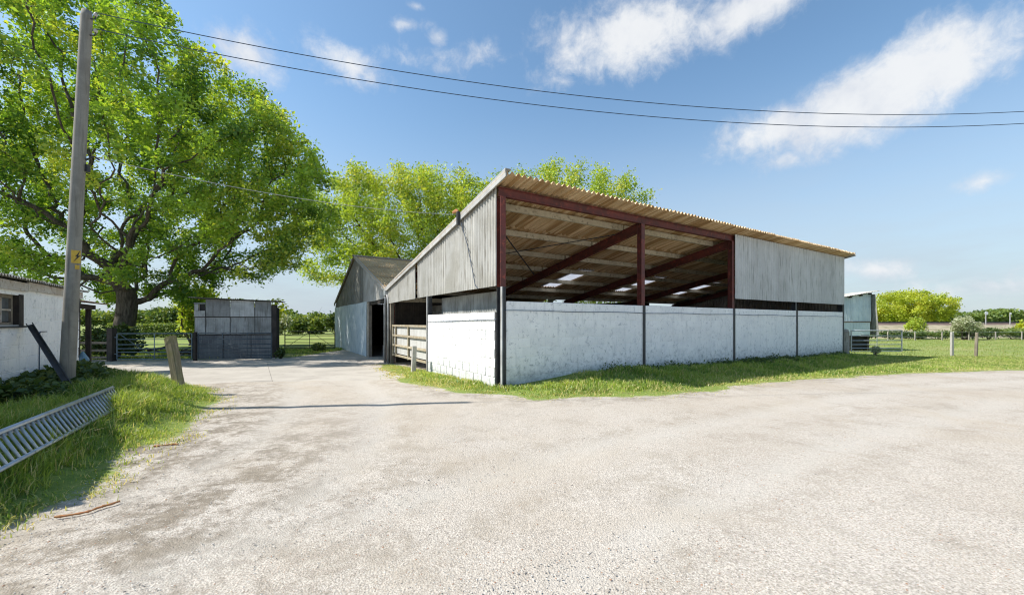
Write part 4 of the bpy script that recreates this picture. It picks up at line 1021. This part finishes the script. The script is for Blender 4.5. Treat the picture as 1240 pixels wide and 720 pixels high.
# paddock boundary posts and wire
grp = 'concrete posts along the paddock edge'
fps = []
for k in range(9):
    x = 37.5 + k * 2.9; y = 40.2 + 0.06 * (x - 40); fps.append((x, y))
    post('fence_post', x, y, 0.075, 0.85, 'stone', 'small concrete fence post in the line along the foot of the railway bank', 'post', group=grp)
for z in (0.35, 0.8):
    MB().tube([(x, y - 0.08, gz(x, y) + z) for x, y in fps], 0.012, 5).build('fence_wire', MATS['galv'], label=('upper' if z > 0.5 else 'lower') + ' fence wire strung along the paddock posts', cat='wire')

# ------------------------------------------------------------------ foliage
def leaf_mesh(name, pos, size, mat, rng, asp=0.62, up=0.35, var=None, hue=None, jitter=0.35):
    n = len(pos); d = rng.normal(size=(n, 3)); d /= np.linalg.norm(d, axis=1)[:, None] + 1e-9
    nn = rng.normal(size=(n, 3)); nn[:, 2] += up * 2.2 * np.sign(rng.random(n) - 0.0); nn /= np.linalg.norm(nn, axis=1)[:, None]
    d = d - nn * (d * nn).sum(1)[:, None]; d /= np.linalg.norm(d, axis=1)[:, None] + 1e-9
    s = np.cross(nn, d); L = size * (1 + jitter * rng.normal(size=n)).clip(0.45, 1.8)
    L = L[:, None]
    v = np.empty((n, 4, 3)); v[:, 0] = pos; v[:, 1] = pos + d * L * 0.55 + s * L * asp * 0.5 + nn * L * 0.08
    v[:, 2] = pos + d * L - nn * L * 0.06; v[:, 3] = pos + d * L * 0.5 - s * L * asp * 0.5 + nn * L * 0.08
    f = np.arange(n * 4).reshape(n, 4)
    va = rng.random(n) if var is None else np.clip(var + rng.normal(size=n) * 0.22, 0, 1)
    hu = rng.random(n) if hue is None else np.clip(hue + rng.normal(size=n) * 0.2, 0, 1)
    return mesh_np(name, v.reshape(-1, 3), f, MATS[mat], False, {'var': np.repeat(va, 4), 'hue': np.repeat(hu, 4)})

def colonize(seed_pts, attr, rng, step=0.5, infl=5.0, kill=1.0, maxit=140, jit=0.25, maxn=7000):
    P = [np.array(p, float) for p in seed_pts]; par = [-1] + list(range(len(seed_pts) - 1)); kids = {}
    A = attr.copy(); Pn = np.array(P)
    d2 = np.linalg.norm(A[:, None] - Pn[None], axis=2); ni = d2.argmin(1); nd = d2.min(1)
    for it in range(maxit):
        act = nd < infl
        if not act.any() or len(P) > maxn: break
        idx = ni[act]; vec = A[act] - np.array(P)[idx]; vec /= np.linalg.norm(vec, axis=1)[:, None] + 1e-9
        acc = {}
        uq, inv = np.unique(idx, return_inverse=True); sm = np.zeros((len(uq), 3)); np.add.at(sm, inv, vec)
        new = []
        for u_, v_ in zip(uq, sm):
            l = np.linalg.norm(v_)
            if l < 1e-3: continue
            dr = v_ / l + rng.normal(size=3) * jit; dr /= np.linalg.norm(dr); q = P[u_] + dr * step
            if kids.get(int(u_), 0) > 3: continue
            kids[int(u_)] = kids.get(int(u_), 0) + 1
            P.append(q); par.append(int(u_)); new.append(len(P) - 1)
        if not new: break
        N = np.array([P[i] for i in new]); dn = np.linalg.norm(A[:, None] - N[None], axis=2)
        m = dn.min(1); am = dn.argmin(1); b = m < nd; nd = np.where(b, m, nd); ni = np.where(b, np.array(new)[am], ni)
        keep = nd > kill; A, nd, ni = A[keep], nd[keep], ni[keep]
        if len(A) == 0: break
    return np.array(P), np.array(par)

def limb_mesh(name, P, par, base_r, mat, tip=0.012, sides=6, minr=0.0):
    n = len(P); acc = np.zeros(n); r = np.zeros(n); ex = 2.35
    for i in range(n - 1, -1, -1):
        r[i] = max(tip, acc[i] ** (1 / ex)) if acc[i] > 0 else tip
        if par[i] >= 0: acc[par[i]] += r[i] ** ex
    k = math.log(base_r / tip) / math.log(max(r[0] / tip, 1.01)); r = tip * (r / tip) ** k
    e = np.array([i for i in range(n) if par[i] >= 0 and r[i] >= minr]); a, b = P[par[e]], P[e]; ra = np.minimum(r[par[e]], r[e] * 1.35 + 0.01); rb = r[e]
    d = b - a; d /= np.linalg.norm(d, axis=1)[:, None] + 1e-9
    ref = np.where(np.abs(d[:, 2:3]) < 0.9, np.array([[0, 0, 1.0]]), np.array([[1.0, 0, 0]])); s = np.cross(d, ref); s /= np.linalg.norm(s, axis=1)[:, None]; t = np.cross(d, s)
    ang = np.linspace(0, 2 * np.pi, sides, endpoint=False); m = len(e)
    ring = np.cos(ang)[None, :, None] * s[:, None] + np.sin(ang)[None, :, None] * t[:, None]
    va = (a - d * 0.25 * ra[:, None])[:, None] + ring * ra[:, None, None]; vb = (b + d * 0.15 * rb[:, None])[:, None] + ring * rb[:, None, None]
    v = np.concatenate([va, vb], 1).reshape(-1, 3); q = np.arange(m)[:, None] * 2 * sides; kk = np.arange(sides)[None]; k2 = (kk + 1) % sides
    f = np.stack([q + kk, q + k2, q + sides + k2, q + sides + kk], 2).reshape(-1, 4)
    return mesh_np(name, v, f, mat, True), r

def noise3(p, sc, s):
    return (vnoise(p[:, 0] * sc + p[:, 2] * sc * 0.37, p[:, 1] * sc + 3.1, s) + vnoise(p[:, 1] * sc + 7.7, p[:, 2] * sc, s + 5) + vnoise(p[:, 2] * sc + 1.3, p[:, 0] * sc + p[:, 1] * sc * 0.3, s + 9)) / 3

def tree(name, base, centre, rad, trunk, base_r, nleaf, lsize, mat, label, seed, natt=900, step=0.6, kill=1.1, infl=6.0, shell=0.45, cut=None, extra=None, spread=0.34, group=None, gap=0.42, up=0.35, sides=6, leaf_r=0.05, minr=0.0):
    rng = np.random.default_rng(seed); base = np.array(base, float)
    c = np.array(centre, float); rad = np.array(rad, float)
    q = rng.normal(size=(natt * 6, 3)); q /= np.linalg.norm(q, axis=1)[:, None]; q *= (shell ** 3 + (1 - shell ** 3) * rng.random(len(q))[:, None]) ** (1 / 3)
    A = c + q * rad; A *= 1.0
    wob = 0.82 + 0.36 * noise3(q * 2.2 + seed, 1.0, 2.0)[:, None]; A = c + q * rad * wob
    ok = noise3(A, 0.33 * 9 / rad[0], seed) > gap
    if cut is not None: ok &= cut(A)
    A = A[ok][:natt]
    if extra is not None:
        for (ec, er, en) in extra: A = np.concatenate([A, np.array(ec) + rng.normal(size=(en, 3)) * np.array(er)])
    seeds = [tuple(base + np.array(t)) for t in trunk]
    P, par = colonize(seeds, A, rng, step, infl, kill)
    root = thing(name, tuple(base), 0, label, 'tree', group); Pl = P - base
    me, r = limb_mesh('trunk', Pl, par, base_r, MATS['bark'], 0.014, sides, minr); obj('trunk', me, root)
    tw = np.where(r < leaf_r)[0]; tw = tw[tw >= len(seeds)]
    w = np.ones(len(tw)); pick = rng.choice(tw, nleaf, p=w / w.sum())
    pos = Pl[pick] + rng.normal(size=(nleaf, 3)) * spread * np.array([1, 1, 0.75])
    cl = noise3(pos, 0.8, seed + 1.0); hu = noise3(pos, 0.45, seed + 4.0)
    obj('crown', leaf_mesh('crown', pos, lsize, mat, rng, up=up, var=(cl - 0.5) * 2.2 + 0.5, hue=(hu - 0.5) * 1.6 + 0.45), root)
    return root

# the big oak over the gates
ob = (-21.6, 22.3, gz(-21.6, 22.3))
tree('oak_tree', (ob[0], ob[1], ob[2] - 0.2), (-23.0, 23.2, 10.9), (12.8, 9.2, 9.2), [(0, 0, 0), (-0.05, 0, 0.8), (0.0, 0, 1.6), (0.1, 0.05, 2.4), (0.12, 0.1, 3.2), (0.05, 0.1, 3.7)], 0.47,
     215000, 0.165, 'leaf_oak', 'huge spreading oak in bright spring leaf standing behind the field gates', 11, natt=2300, step=0.5, kill=1.0, infl=7.0, shell=0.25,
     cut=lambda A: (A[:, 2] > 2.5) & (A[:, 2] - 1.55 < (16.4 - 0.95 * (A[:, 0] * 23 / A[:, 1] + 17.5)) * A[:, 1] / 23), spread=0.28, gap=0.37, sides=7, leaf_r=0.030,
     extra=[((-13.0, 22.0, 6.0), (1.3, 1.6, 0.7), 22), ((-16.5, 20.5, 6.2), (1.4, 1.4, 0.8), 24), ((-20.3, 20.6, 4.4), (1.2, 0.8, 0.8), 36)])
# the two trees behind the gabled shed
tree('background_tree', (-11.0, 44.0, -0.3), (-11.3, 44, 10.4), (11.6, 8.0, 9.2), [(0, 0, 0), (0.1, 0, 1.5), (0, 0, 3), (0.2, 0, 4.2)], 0.42, 90000, 0.22, 'leaf_spring',
     'tall loose tree in young yellow-green leaf directly behind the gabled shed', 23, cut=lambda A: A[:, 2] > 5.5, natt=1500, step=0.7, kill=1.2, infl=8, shell=0.2, spread=0.5, gap=0.2, leaf_r=0.030)
tree('background_tree', (4.6, 50.0, -0.3), (5.2, 50, 11.6), (15.0, 8.0, 10.2), [(0, 0, 0), (0.1, 0, 1.5), (0, 0, 3), (0.2, 0, 4.5)], 0.42, 90000, 0.24, 'leaf_spring',
     'tall loose tree in young yellow-green leaf rising above the open barn roof', 37, natt=1600, step=0.75, kill=1.25, infl=8, shell=0.2, spread=0.5, gap=0.2, leaf_r=0.030)
# round tree past the railway
tree('background_tree', (118, 118, -0.3), (117, 118, 5.4), (12.2, 8.0, 6.2), [(0, 0, 0), (0, 0, 1.2), (0, 0, 2.2)], 0.5, 30000, 0.42, 'leaf_gold',
     'broad domed golden-green tree beyond the railway embankment', 51, natt=900, step=0.9, kill=1.4, infl=9, shell=0.3, spread=0.6, gap=0.40, leaf_r=0.05)

def bush(name, x, y, rx, ry, h, n, ls, mat, label, seed, cat='bush', group=None, z=None, stems=7, low=0.0, lumps=9):
    rng = np.random.default_rng(seed); z0 = gz(x, y) if z is None else z
    t = thing(name, (x, y, z0), 0, label, cat, group)
    cs = rng.normal(size=(lumps, 3)).clip(-1.6, 1.6) * np.array([rx * 0.34, ry * 0.34, h * 0.13]) + np.array([0, 0, h * (0.52 + low)])
    rr_ = rng.uniform(0.28, 0.5, lumps) * (0.72 if lumps > 12 else 1.0)
    k = rng.integers(0, lumps, n); q = rng.normal(size=(n, 3)); q /= np.linalg.norm(q, axis=1)[:, None]; q *= rng.random(n)[:, None] ** 0.4
    pos = cs[k] + q * (rr_[k][:, None] * np.array([rx, ry, h * 0.62])); pos[:, 2] = np.abs(pos[:, 2]) * 0.98 + 0.02
    mb = MB()
    for i in range(stems):
        e = cs[i % lumps]; mid = e * 0.5 + rng.normal(size=3) * 0.08 * h; mid[2] = e[2] * 0.45
        mb.tube([(rng.normal() * rx * 0.08, rng.normal() * ry * 0.08, -0.1), tuple(mid), tuple(e), tuple(e + rng.normal(size=3) * 0.15 * h + np.array([0, 0, 0.2 * h]))], [0.03 * h ** 0.7, 0.022 * h ** 0.7, 0.014 * h ** 0.7, 0.005], 5)
    mb.build('stem', MATS['bark'], t)
    cl = noise3(pos, 1.2 / max(h, 0.5) * 2, seed); obj('foliage', leaf_mesh('foliage', pos, ls, mat, rng, var=(cl - 0.5) * 2.2 + 0.5), t)
    return t
# right side: paddock edge
bush('hawthorn_bush', 46.2, 41.0, 1.55, 1.2, 2.6, 5600, 0.13, 'leaf_hawthorn', 'hawthorn bush in pale cream blossom behind the paddock posts', 61, low=0.08, lumps=20)
bush('shrub', 44.0, 43.8, 1.2, 1.1, 2.5, 3200, 0.15, 'leaf_spring', 'upright light green shrub at the foot of the railway bank', 62, low=0.05, lumps=18)
grp = 'bramble clumps along the paddock edge'
for i, (x, w, h) in enumerate([(36.5, 1.6, 0.8), (39.5, 1.8, 1.0), (42.0, 1.5, 0.8), (44.6, 2.0, 1.1), (47.8, 1.8, 1.25), (50.6, 2.0, 1.3), (53.5, 2.1, 1.3), (56.4, 2.0, 1.2), (59.6, 2.2, 1.3), (63.5, 2.4, 1.2)]):
    bush('bramble', x, 41.9 + 0.06 * (x - 40), w * 1.5, 1.0, h, 2200, 0.15, 'leaf_dark' if i % 3 else 'leaf_mid', 'dark bramble clump in the row along the foot of the railway bank' if i % 3 else 'lighter green bramble clump in the row along the foot of the railway bank', 70 + i, group=grp if i % 3 else 'lighter bramble clumps along the paddock edge', stems=4)
bush('shrub', 55.5, 43.5, 1.3, 1.1, 2.1, 2200, 0.2, 'leaf_gold', 'yellowish shrub growing up beside the railway ballast', 90)
bush('dock_plant', 19.7, 21.7, 0.4, 0.3, 0.5, 420, 0.10, 'leaf_hawthorn', 'pale broad-leaved weed growing at the foot of the galvanised gate', 91, cat='plant', stems=5)
# a far wood, one mass, along the right skyline
def wood(x0, x1, y, hfun, n, ls, mat, label, seed, depth=10):
    rng = np.random.default_rng(seed); xs = rng.uniform(x0, x1, n); h = hfun(xs) * (0.75 + 0.5 * vnoise(xs * 0.11, xs * 0 + seed, 3.0)) 
    pos = np.stack([xs, y + rng.uniform(-depth / 2, depth / 2, n), h * (rng.random(n) ** 0.55) - 0.4], 1)
    cl = noise3(pos, 0.16, seed)
    obj('distant_wood', leaf_mesh('distant_wood', pos, ls, mat, rng, asp=0.8, var=(cl - 0.5) * 2.5 + 0.5), label=label, cat='wood', kind='stuff')
wood(120, 330, 150, lambda x: 5.6 + 0.0 * x, 42000, 0.8, 'leaf_mid', 'green belt of distant trees along the skyline past the railway', 101)
wood(100, 128, 122, lambda x: 3.8 + 0.0 * x, 2500, 1.0, 'leaf_gold', 'low yellow-green scrub beyond the railway beside the domed tree', 102, 6)
wood(-260, 40, 190, lambda x: 6.4 + 0 * x, 50000, 1.1, 'leaf_mid', 'far line of trees across the fields behind the gates', 103, 14)
# left distance: clipped hedge, bushes and trees seen under the oak
hd = thing('clipped_hedge', (-47, 47, gz(-47, 47)), 0.02, 'long flat-topped clipped hedge across the field behind the gates', 'hedge')
rng = np.random.default_rng(111); n = 9000
pos = np.stack([rng.uniform(0, 13.5, n), rng.uniform(-0.6, 0.6, n), rng.uniform(0.02, 1.5, n)], 1); face = rng.integers(0, 3, n)
pos[face == 0, 1] = -0.6 + rng.normal(size=(face == 0).sum()) * 0.05; pos[face == 1, 2] = 1.5 + rng.normal(size=(face == 1).sum()) * 0.04
obj('foliage', leaf_mesh('foliage', pos, 0.2, 'leaf_mid', rng, var=0.2 + 0.8 * (pos[:, 2] > 1.42)), hd)
mb = MB()
for k in range(10): mb.tube([(0.7 + k * 1.35, 0, -0.2), (0.7 + k * 1.35, 0.05, 1.2)], 0.05, 5)
mb.build('stem', MATS['bark'], hd)
bush('field_tree', -54, 66, 5.5, 4, 5.2, 7000, 0.42, 'leaf_mid', 'rounded mid-green tree standing behind the clipped hedge', 121, 'tree')
bush('field_tree', -47, 72, 4.5, 4, 4.6, 5000, 0.42, 'leaf_dark', 'darker round tree behind the clipped hedge next to the mid-green one', 122, 'tree')
bush('field_tree', -24.6, 31.0, 1.9, 1.6, 4.7, 4200, 0.24, 'leaf_spring', 'yellow-green young tree growing left behind the panelled shed', 123, 'tree', low=0.1)
bush('field_tree', -19.4, 30.5, 3.4, 1.6, 3.4, 2600, 0.24, 'leaf_gold', 'yellow-green bush showing above the roof of the panelled shed', 124, 'tree', low=0.15)
bush('ivy_bush', -19.6, 20.0, 1.5, 0.9, 2.1, 5200, 0.15, 'leaf_dark', 'dark tangled ivy bush at the foot of the big oak', 125)
bush('hedge_bush', -30.5, 62, 4.2, 2.6, 4.0, 4200, 0.4, 'leaf_mid', 'round green bush across the field seen over the V-braced gate', 126, low=-0.14)
bush('hedge_bush', -25.0, 58, 2.0, 1.8, 4.0, 2600, 0.32, 'leaf_dark', 'dark upright bush beside the gabled shed across the field', 127, low=-0.14)
bush('hedge_bush', -33.5, 57, 2.2, 1.6, 3.6, 2600, 0.3, 'leaf_hawthorn', 'pale greyish bush across the field next to the panelled shed', 128, low=-0.14)
bush('nettle_clump', -11.9, 24.6, 0.6, 0.5, 0.5, 900, 0.13, 'leaf_dark', 'clump of nettles at the corner of the gabled shed', 129, 'plant')
bush('nettle_clump', -11.4, 19.8, 0.35, 0.35, 0.6, 500, 0.11, 'leaf_dark', 'small nettle clump against the corner post of the panelled shed', 130, 'plant')
# far low farm building
fbld = thing('far_farm_building', (-44, 96, -0.3), 0.1, 'long low pale-roofed farm building far across the field', 'building')
MB().box(0, 19, 0, 7, -0.3, 2.3).build('wall', MATS['grey_block'], fbld)
mb = MB(); mb.add([(-0.4, -0.5, 2.2), (19.4, -0.5, 2.2), (19.4, 3.5, 3.4), (-0.4, 3.5, 3.4), (19.4, 7.5, 2.2), (-0.4, 7.5, 2.2), (-0.4, -0.5, 2.35), (19.4, -0.5, 2.35), (19.4, 3.5, 3.55), (-0.4, 3.5, 3.55), (19.4, 7.5, 2.35), (-0.4, 7.5, 2.35)],
   [(6, 7, 8, 9), (9, 8, 10, 11), (0, 3, 2, 1), (3, 5, 4, 2), (0, 1, 7, 6), (5, 11, 10, 4), (0, 6, 9, 3), (3, 9, 11, 5), (1, 2, 8, 7), (2, 4, 10, 8)])
mb.build('roof', MATS['barge'], fbld)
for k in range(5): MB().box(2 + k * 3.6, 3.2 + k * 3.6, -0.03, -0.005, 0.8, 1.7).build('window', MATS['glass'], fbld)
# fallen branches behind the gate
bp = thing('fallen_branches', (-17.0, 20.4, gz(-17, 20.4)), 0, 'heap of fallen dark branches on the ground behind the blue-grey gate', 'branches')
rr = random.Random(5)
for k in range(16):
    x = rr.uniform(-1.5, 2.0); y = rr.uniform(-0.3, 0.8); a = rr.uniform(-0.5, 0.5); L = rr.uniform(0.7, 1.6); z = rr.uniform(0.05, 0.4)
    MB().tube([(x - L / 2 * math.cos(a), y - L / 2 * math.sin(a), z), (x, y + rr.uniform(-.1, .1), z + rr.uniform(0, .2)), (x + L / 2 * math.cos(a), y + L / 2 * math.sin(a), z + rr.uniform(-.05, .45))], [0.07, 0.055, 0.02], 6).build('branch', MATS['bark'], bp)

# ------------------------------------------------------------------ grass and gravel
def blades(name, x, y, h, w, mat, rng, label, lean=0.75, hue=None, sunk=0.02):
    n = len(x); z = G(x, y) - sunk; a = rng.uniform(0, 2 * np.pi, n); l = h * lean * np.abs(rng.normal(size=n)).clip(0.05, 1.8)
    la = rng.uniform(0, 2 * np.pi, n); lx, ly = np.cos(la) * l, np.sin(la) * l; wx, wy = np.cos(a) * w * 0.5, np.sin(a) * w * 0.5
    v = np.empty((n, 5, 3))
    v[:, 0] = np.stack([x - wx, y - wy, z], 1); v[:, 1] = np.stack([x + wx, y + wy, z], 1)
    v[:, 2] = np.stack([x + lx * 0.3 + wx * 0.75, y + ly * 0.3 + wy * 0.75, z + h * 0.58], 1); v[:, 3] = np.stack([x + lx * 0.3 - wx * 0.75, y + ly * 0.3 - wy * 0.75, z + h * 0.58], 1)
    v[:, 4] = np.stack([x + lx, y + ly, z + h * (1 - 0.25 * np.minimum(l / h, 1))], 1)
    b = np.arange(n)[:, None] * 5
    f = np.concatenate([b + np.array([[0, 1, 2]]), b + np.array([[0, 2, 3]]), b + np.array([[3, 2, 4]])])
    va = np.clip(fbm(x * 1.5, y * 1.5, 6.0, 3) * 1.6 - 0.3 + rng.normal(size=n) * 0.25, 0, 1); hu = np.clip((hue if hue is not None else 0.3) + rng.normal(size=n) * 0.22, 0, 1); hu = np.where(rng.random(n) < 0.1, 1.0, hu)
    return obj(name, mesh_np(name, v.reshape(-1, 3), f, MATS[mat], False, {'var': np.repeat(va, 5), 'hue': np.repeat(hu, 5)}), label=label, cat='grass', kind='stuff')
rng = np.random.default_rng(200)
def scatter(n, x0, x1, y0, y1, poly, e0, e1, jit=0.5):
    x = rng.uniform(x0, x1, n); y = rng.uniform(y0, y1, n); sd = sdist(x, y, poly); en = (fbm(x * 1.1, y * 1.1, 11.0, 4) - 0.5) * 1.5 * jit
    tuft = fbm(x * 3.5, y * 3.5, 21.0, 2); k = rng.random(n) < sstep(e0, e1, sd + en) * (0.35 + 1.1 * sstep(0.35, 0.65, tuft)); return x[k], y[k], sd[k], tuft[k]
x, y, sd, tf = scatter(150000, -10.5, -3, 1.6, 10.2, BANK, -0.45, 0.8)
fbd = ldist(x, y, [(-5.95, 6.2), (-4.05, 3.0)])
blades('bank_grass', x, y, (0.06 + 0.13 * sstep(0, 1.0, sd) + 0.07 * sstep(0.3, 0.05, fbd)) * (0.6 + 0.8 * tf) * rng.uniform(0.6, 1.25, len(x)), 0.011 + 0.0 * x, 'grass_blade', rng, 'lush green grass growing over the raised bank by the white outbuilding', hue=0.2 + 0.7 * sstep(0.6, -0.3, sd) + 0.4 * (fbm(x * 0.9, y * 0.9, 41.0, 3) - 0.5))
VN = [bw(0.6, -0.1), bw(-0.15, 9.0), bw(-0.75, 9.0), bw(-0.9, 6.5), (-2.9, 10.55), (-1.1, 8.75), (-0.35, 8.55), (0.33, 7.98), (3.1, 8.45), (7.26, 10.7), (12.9, 13.0), (18.1, 14.1), (27, 15.2), (27, 22), bw(20.3, 2.0), bw(20.2, -0.12)]
x, y, sd, tf = scatter(420000, -6, 27, 7.6, 22, VN, -0.5, 0.7)
t_, s_ = to_ts(x, y); wall = sstep(-1.6, -0.2, s_) * sstep(1.2, 3.5, t_) * (1 - sstep(19.5, 20.5, t_))
hgt = (0.05 + 0.13 * sstep(0, 0.9, sd) + 0.16 * wall * tf) * (0.6 + 0.8 * tf) * rng.uniform(0.6, 1.3, len(x)); hgt *= 0.68 * (1 - 0.5 * sstep(13, 19, x))
blades('verge_grass', x, y, hgt, 0.014 + 0.0007 * y, 'grass_blade', rng, 'rough green grass verge along the foot of the open barn walls', hue=0.42 + 0.5 * sstep(1.0, -0.2, sd) - 0.32 * wall + 0.15 * sstep(12, 18, x) + 0.5 * (fbm(x * 0.7, y * 0.7, 41.0, 3) - 0.5))
# field tufts beyond, thin
x = rng.uniform(16, 60, 60000); y = rng.uniform(17, 41, 60000); t_, s_ = to_ts(x, y); k = (sdist(x, y, VERGE) > 0.5) & ((t_ > 20.4) | (s_ < -0.3)) & (rng.random(len(x)) < 0.5)
x, y = x[k], y[k]
blades('paddock_grass', x, y, rng.uniform(0.05, 0.13, len(x)), 0.03 + 0.0 * x, 'grass_dry', rng, 'short pale green grass of the paddock on the railway side', hue=0.35)
x = rng.uniform(-24, -8, 26000); y = rng.uniform(19.3, 27.5, 26000); k = (sdist(x, y, BACKFIELD) > -0.1) & ~((x > -15.9) & (x < -11.4) & (y > 19.8) & (y < 23.2)) & (rng.random(len(x)) < 0.8)
x, y = x[k], y[k]
blades('field_grass', x, y, rng.uniform(0.06, 0.2, len(x)), 0.03 + 0 * x, 'grass_blade', rng, 'grass growing behind the field gates under the oak', hue=0.4)
# broad-leaved weeds at the foot of the outbuilding
n = 9500; q = rng.uniform(2.5, 8.4, n); o_ = np.abs(rng.normal(size=n)) * 0.5 + 0.05
lx = W0.x - math.sin(WANG) * q + math.cos(WANG) * o_; ly = W0.y + math.cos(WANG) * q + math.sin(WANG) * o_
lz = G(lx, ly) + rng.uniform(0.02, 0.46, n) * (1.1 - 0.7 * np.minimum(o_, 1.2))
obj('wall_weeds', leaf_mesh('wall_weeds', np.stack([lx, ly, lz], 1), 0.095, 'leaf_dark', rng, asp=0.75, up=0.9), label='dark broad-leaved weeds massed along the foot of the white outbuilding', cat='weeds', kind='stuff')
# weeds at the barn's shaded wall
n = 9000; q = np.concatenate([rng.normal(11.0, 0.9, n // 3), rng.normal(13.6, 0.3, n // 6), rng.uniform(3, 19.5, n - n // 3 - n // 6)]); o_ = np.abs(rng.normal(size=n)) * 0.3 + 0.17
lx = C0.x + AX.x * q - BX.x * o_; ly = C0.y + AX.y * q - BX.y * o_; lz = G(lx, ly) + rng.uniform(0.0, 1.0, n) ** 1.6 * np.exp(-o_) * (0.10 + 0.24 * vnoise(q * 2.2, q * 0, 8.0))
obj('barn_weeds', leaf_mesh('barn_weeds', np.stack([lx, ly, lz], 1), 0.065, 'leaf_dark', rng, asp=0.5, up=0.4), label='dark weeds growing against the shaded front wall of the open barn', cat='weeds', kind='stuff')
# pebbles over the yard
def pebbles(name, n, x0, x1, y0, y1, r0, r1, mat, label, seed):
    rg = np.random.default_rng(seed); y = y0 + (y1 - y0) * rg.random(n) ** 1.7; x = rg.uniform(-1, 1, n) * (1.5 + 1.35 * y) * 1.0; x = np.clip(x, x0, x1)
    k = (sdist(x, y, BANK) < 0.1) & (sdist(x, y, VERGE) < 0.1) & (sdist(x, y, CONC) < 0); x, y = x[k], y[k]; n = len(x)
    k = rg.random(n) < sstep(0.42, 0.62, fbm(x * 0.9, y * 0.9, 51.0, 4)) * 0.7 + 0.3; x, y = x[k], y[k]; n = len(x)
    r = r0 + (r1 - r0) * rg.random(n) ** 4.0; z = G(x, y)
    base = np.array([(1, 0, 0), (0.3, 0.95, 0), (-0.8, 0.6, 0), (-0.8, -0.6, 0), (0.3, -0.95, 0), (0, 0, 0.75), (0, 0, -0.6)])
    fc = np.array([(0, 1, 5), (1, 2, 5), (2, 3, 5), (3, 4, 5), (4, 0, 5), (1, 0, 6), (2, 1, 6), (3, 2, 6), (4, 3, 6), (0, 4, 6)])
    a = rg.uniform(0, 6.28, n); sh = rg.uniform(0.6, 1.3, (n, 7, 1)); b = base[None] * sh * np.array([1, 0.75, 0.6]); ca, sa = np.cos(a)[:, None], np.sin(a)[:, None]
    v = np.stack([b[..., 0] * ca - b[..., 1] * sa, b[..., 0] * sa + b[..., 1] * ca, b[..., 2]], 2) * r[:, None, None] + np.stack([x, y, z + r * 0.12], 1)[:, None]
    f = (fc[None] + (np.arange(n) * 7)[:, None, None]).reshape(-1, 3)
    obj(name, mesh_np(name, v.reshape(-1, 3), f, MATS[mat], False, {'var': np.repeat(rg.random(n), 7)}), label=label, cat='gravel', kind='stuff')
def peb(nt, b):
    a = nt.attr('var'); c = nt.mix(nt.ramp(a, 0.0, 0.75), (0.22, 0.20, 0.18), (0.56, 0.53, 0.48)); c = nt.mix(nt.ramp(a, 0.84, 0.86), c, (0.33, 0.19, 0.12)); return nt.mix(nt.ramp(a, 0.95, 0.96), c, (0.11, 0.105, 0.10))
material('pebble', peb, 0.9)
pebbles('gravel', 110000, -12, 24, 1.6, 13, 0.003, 0.0095, 'pebble', 'loose pale stones scattered over the gravel yard', 301)
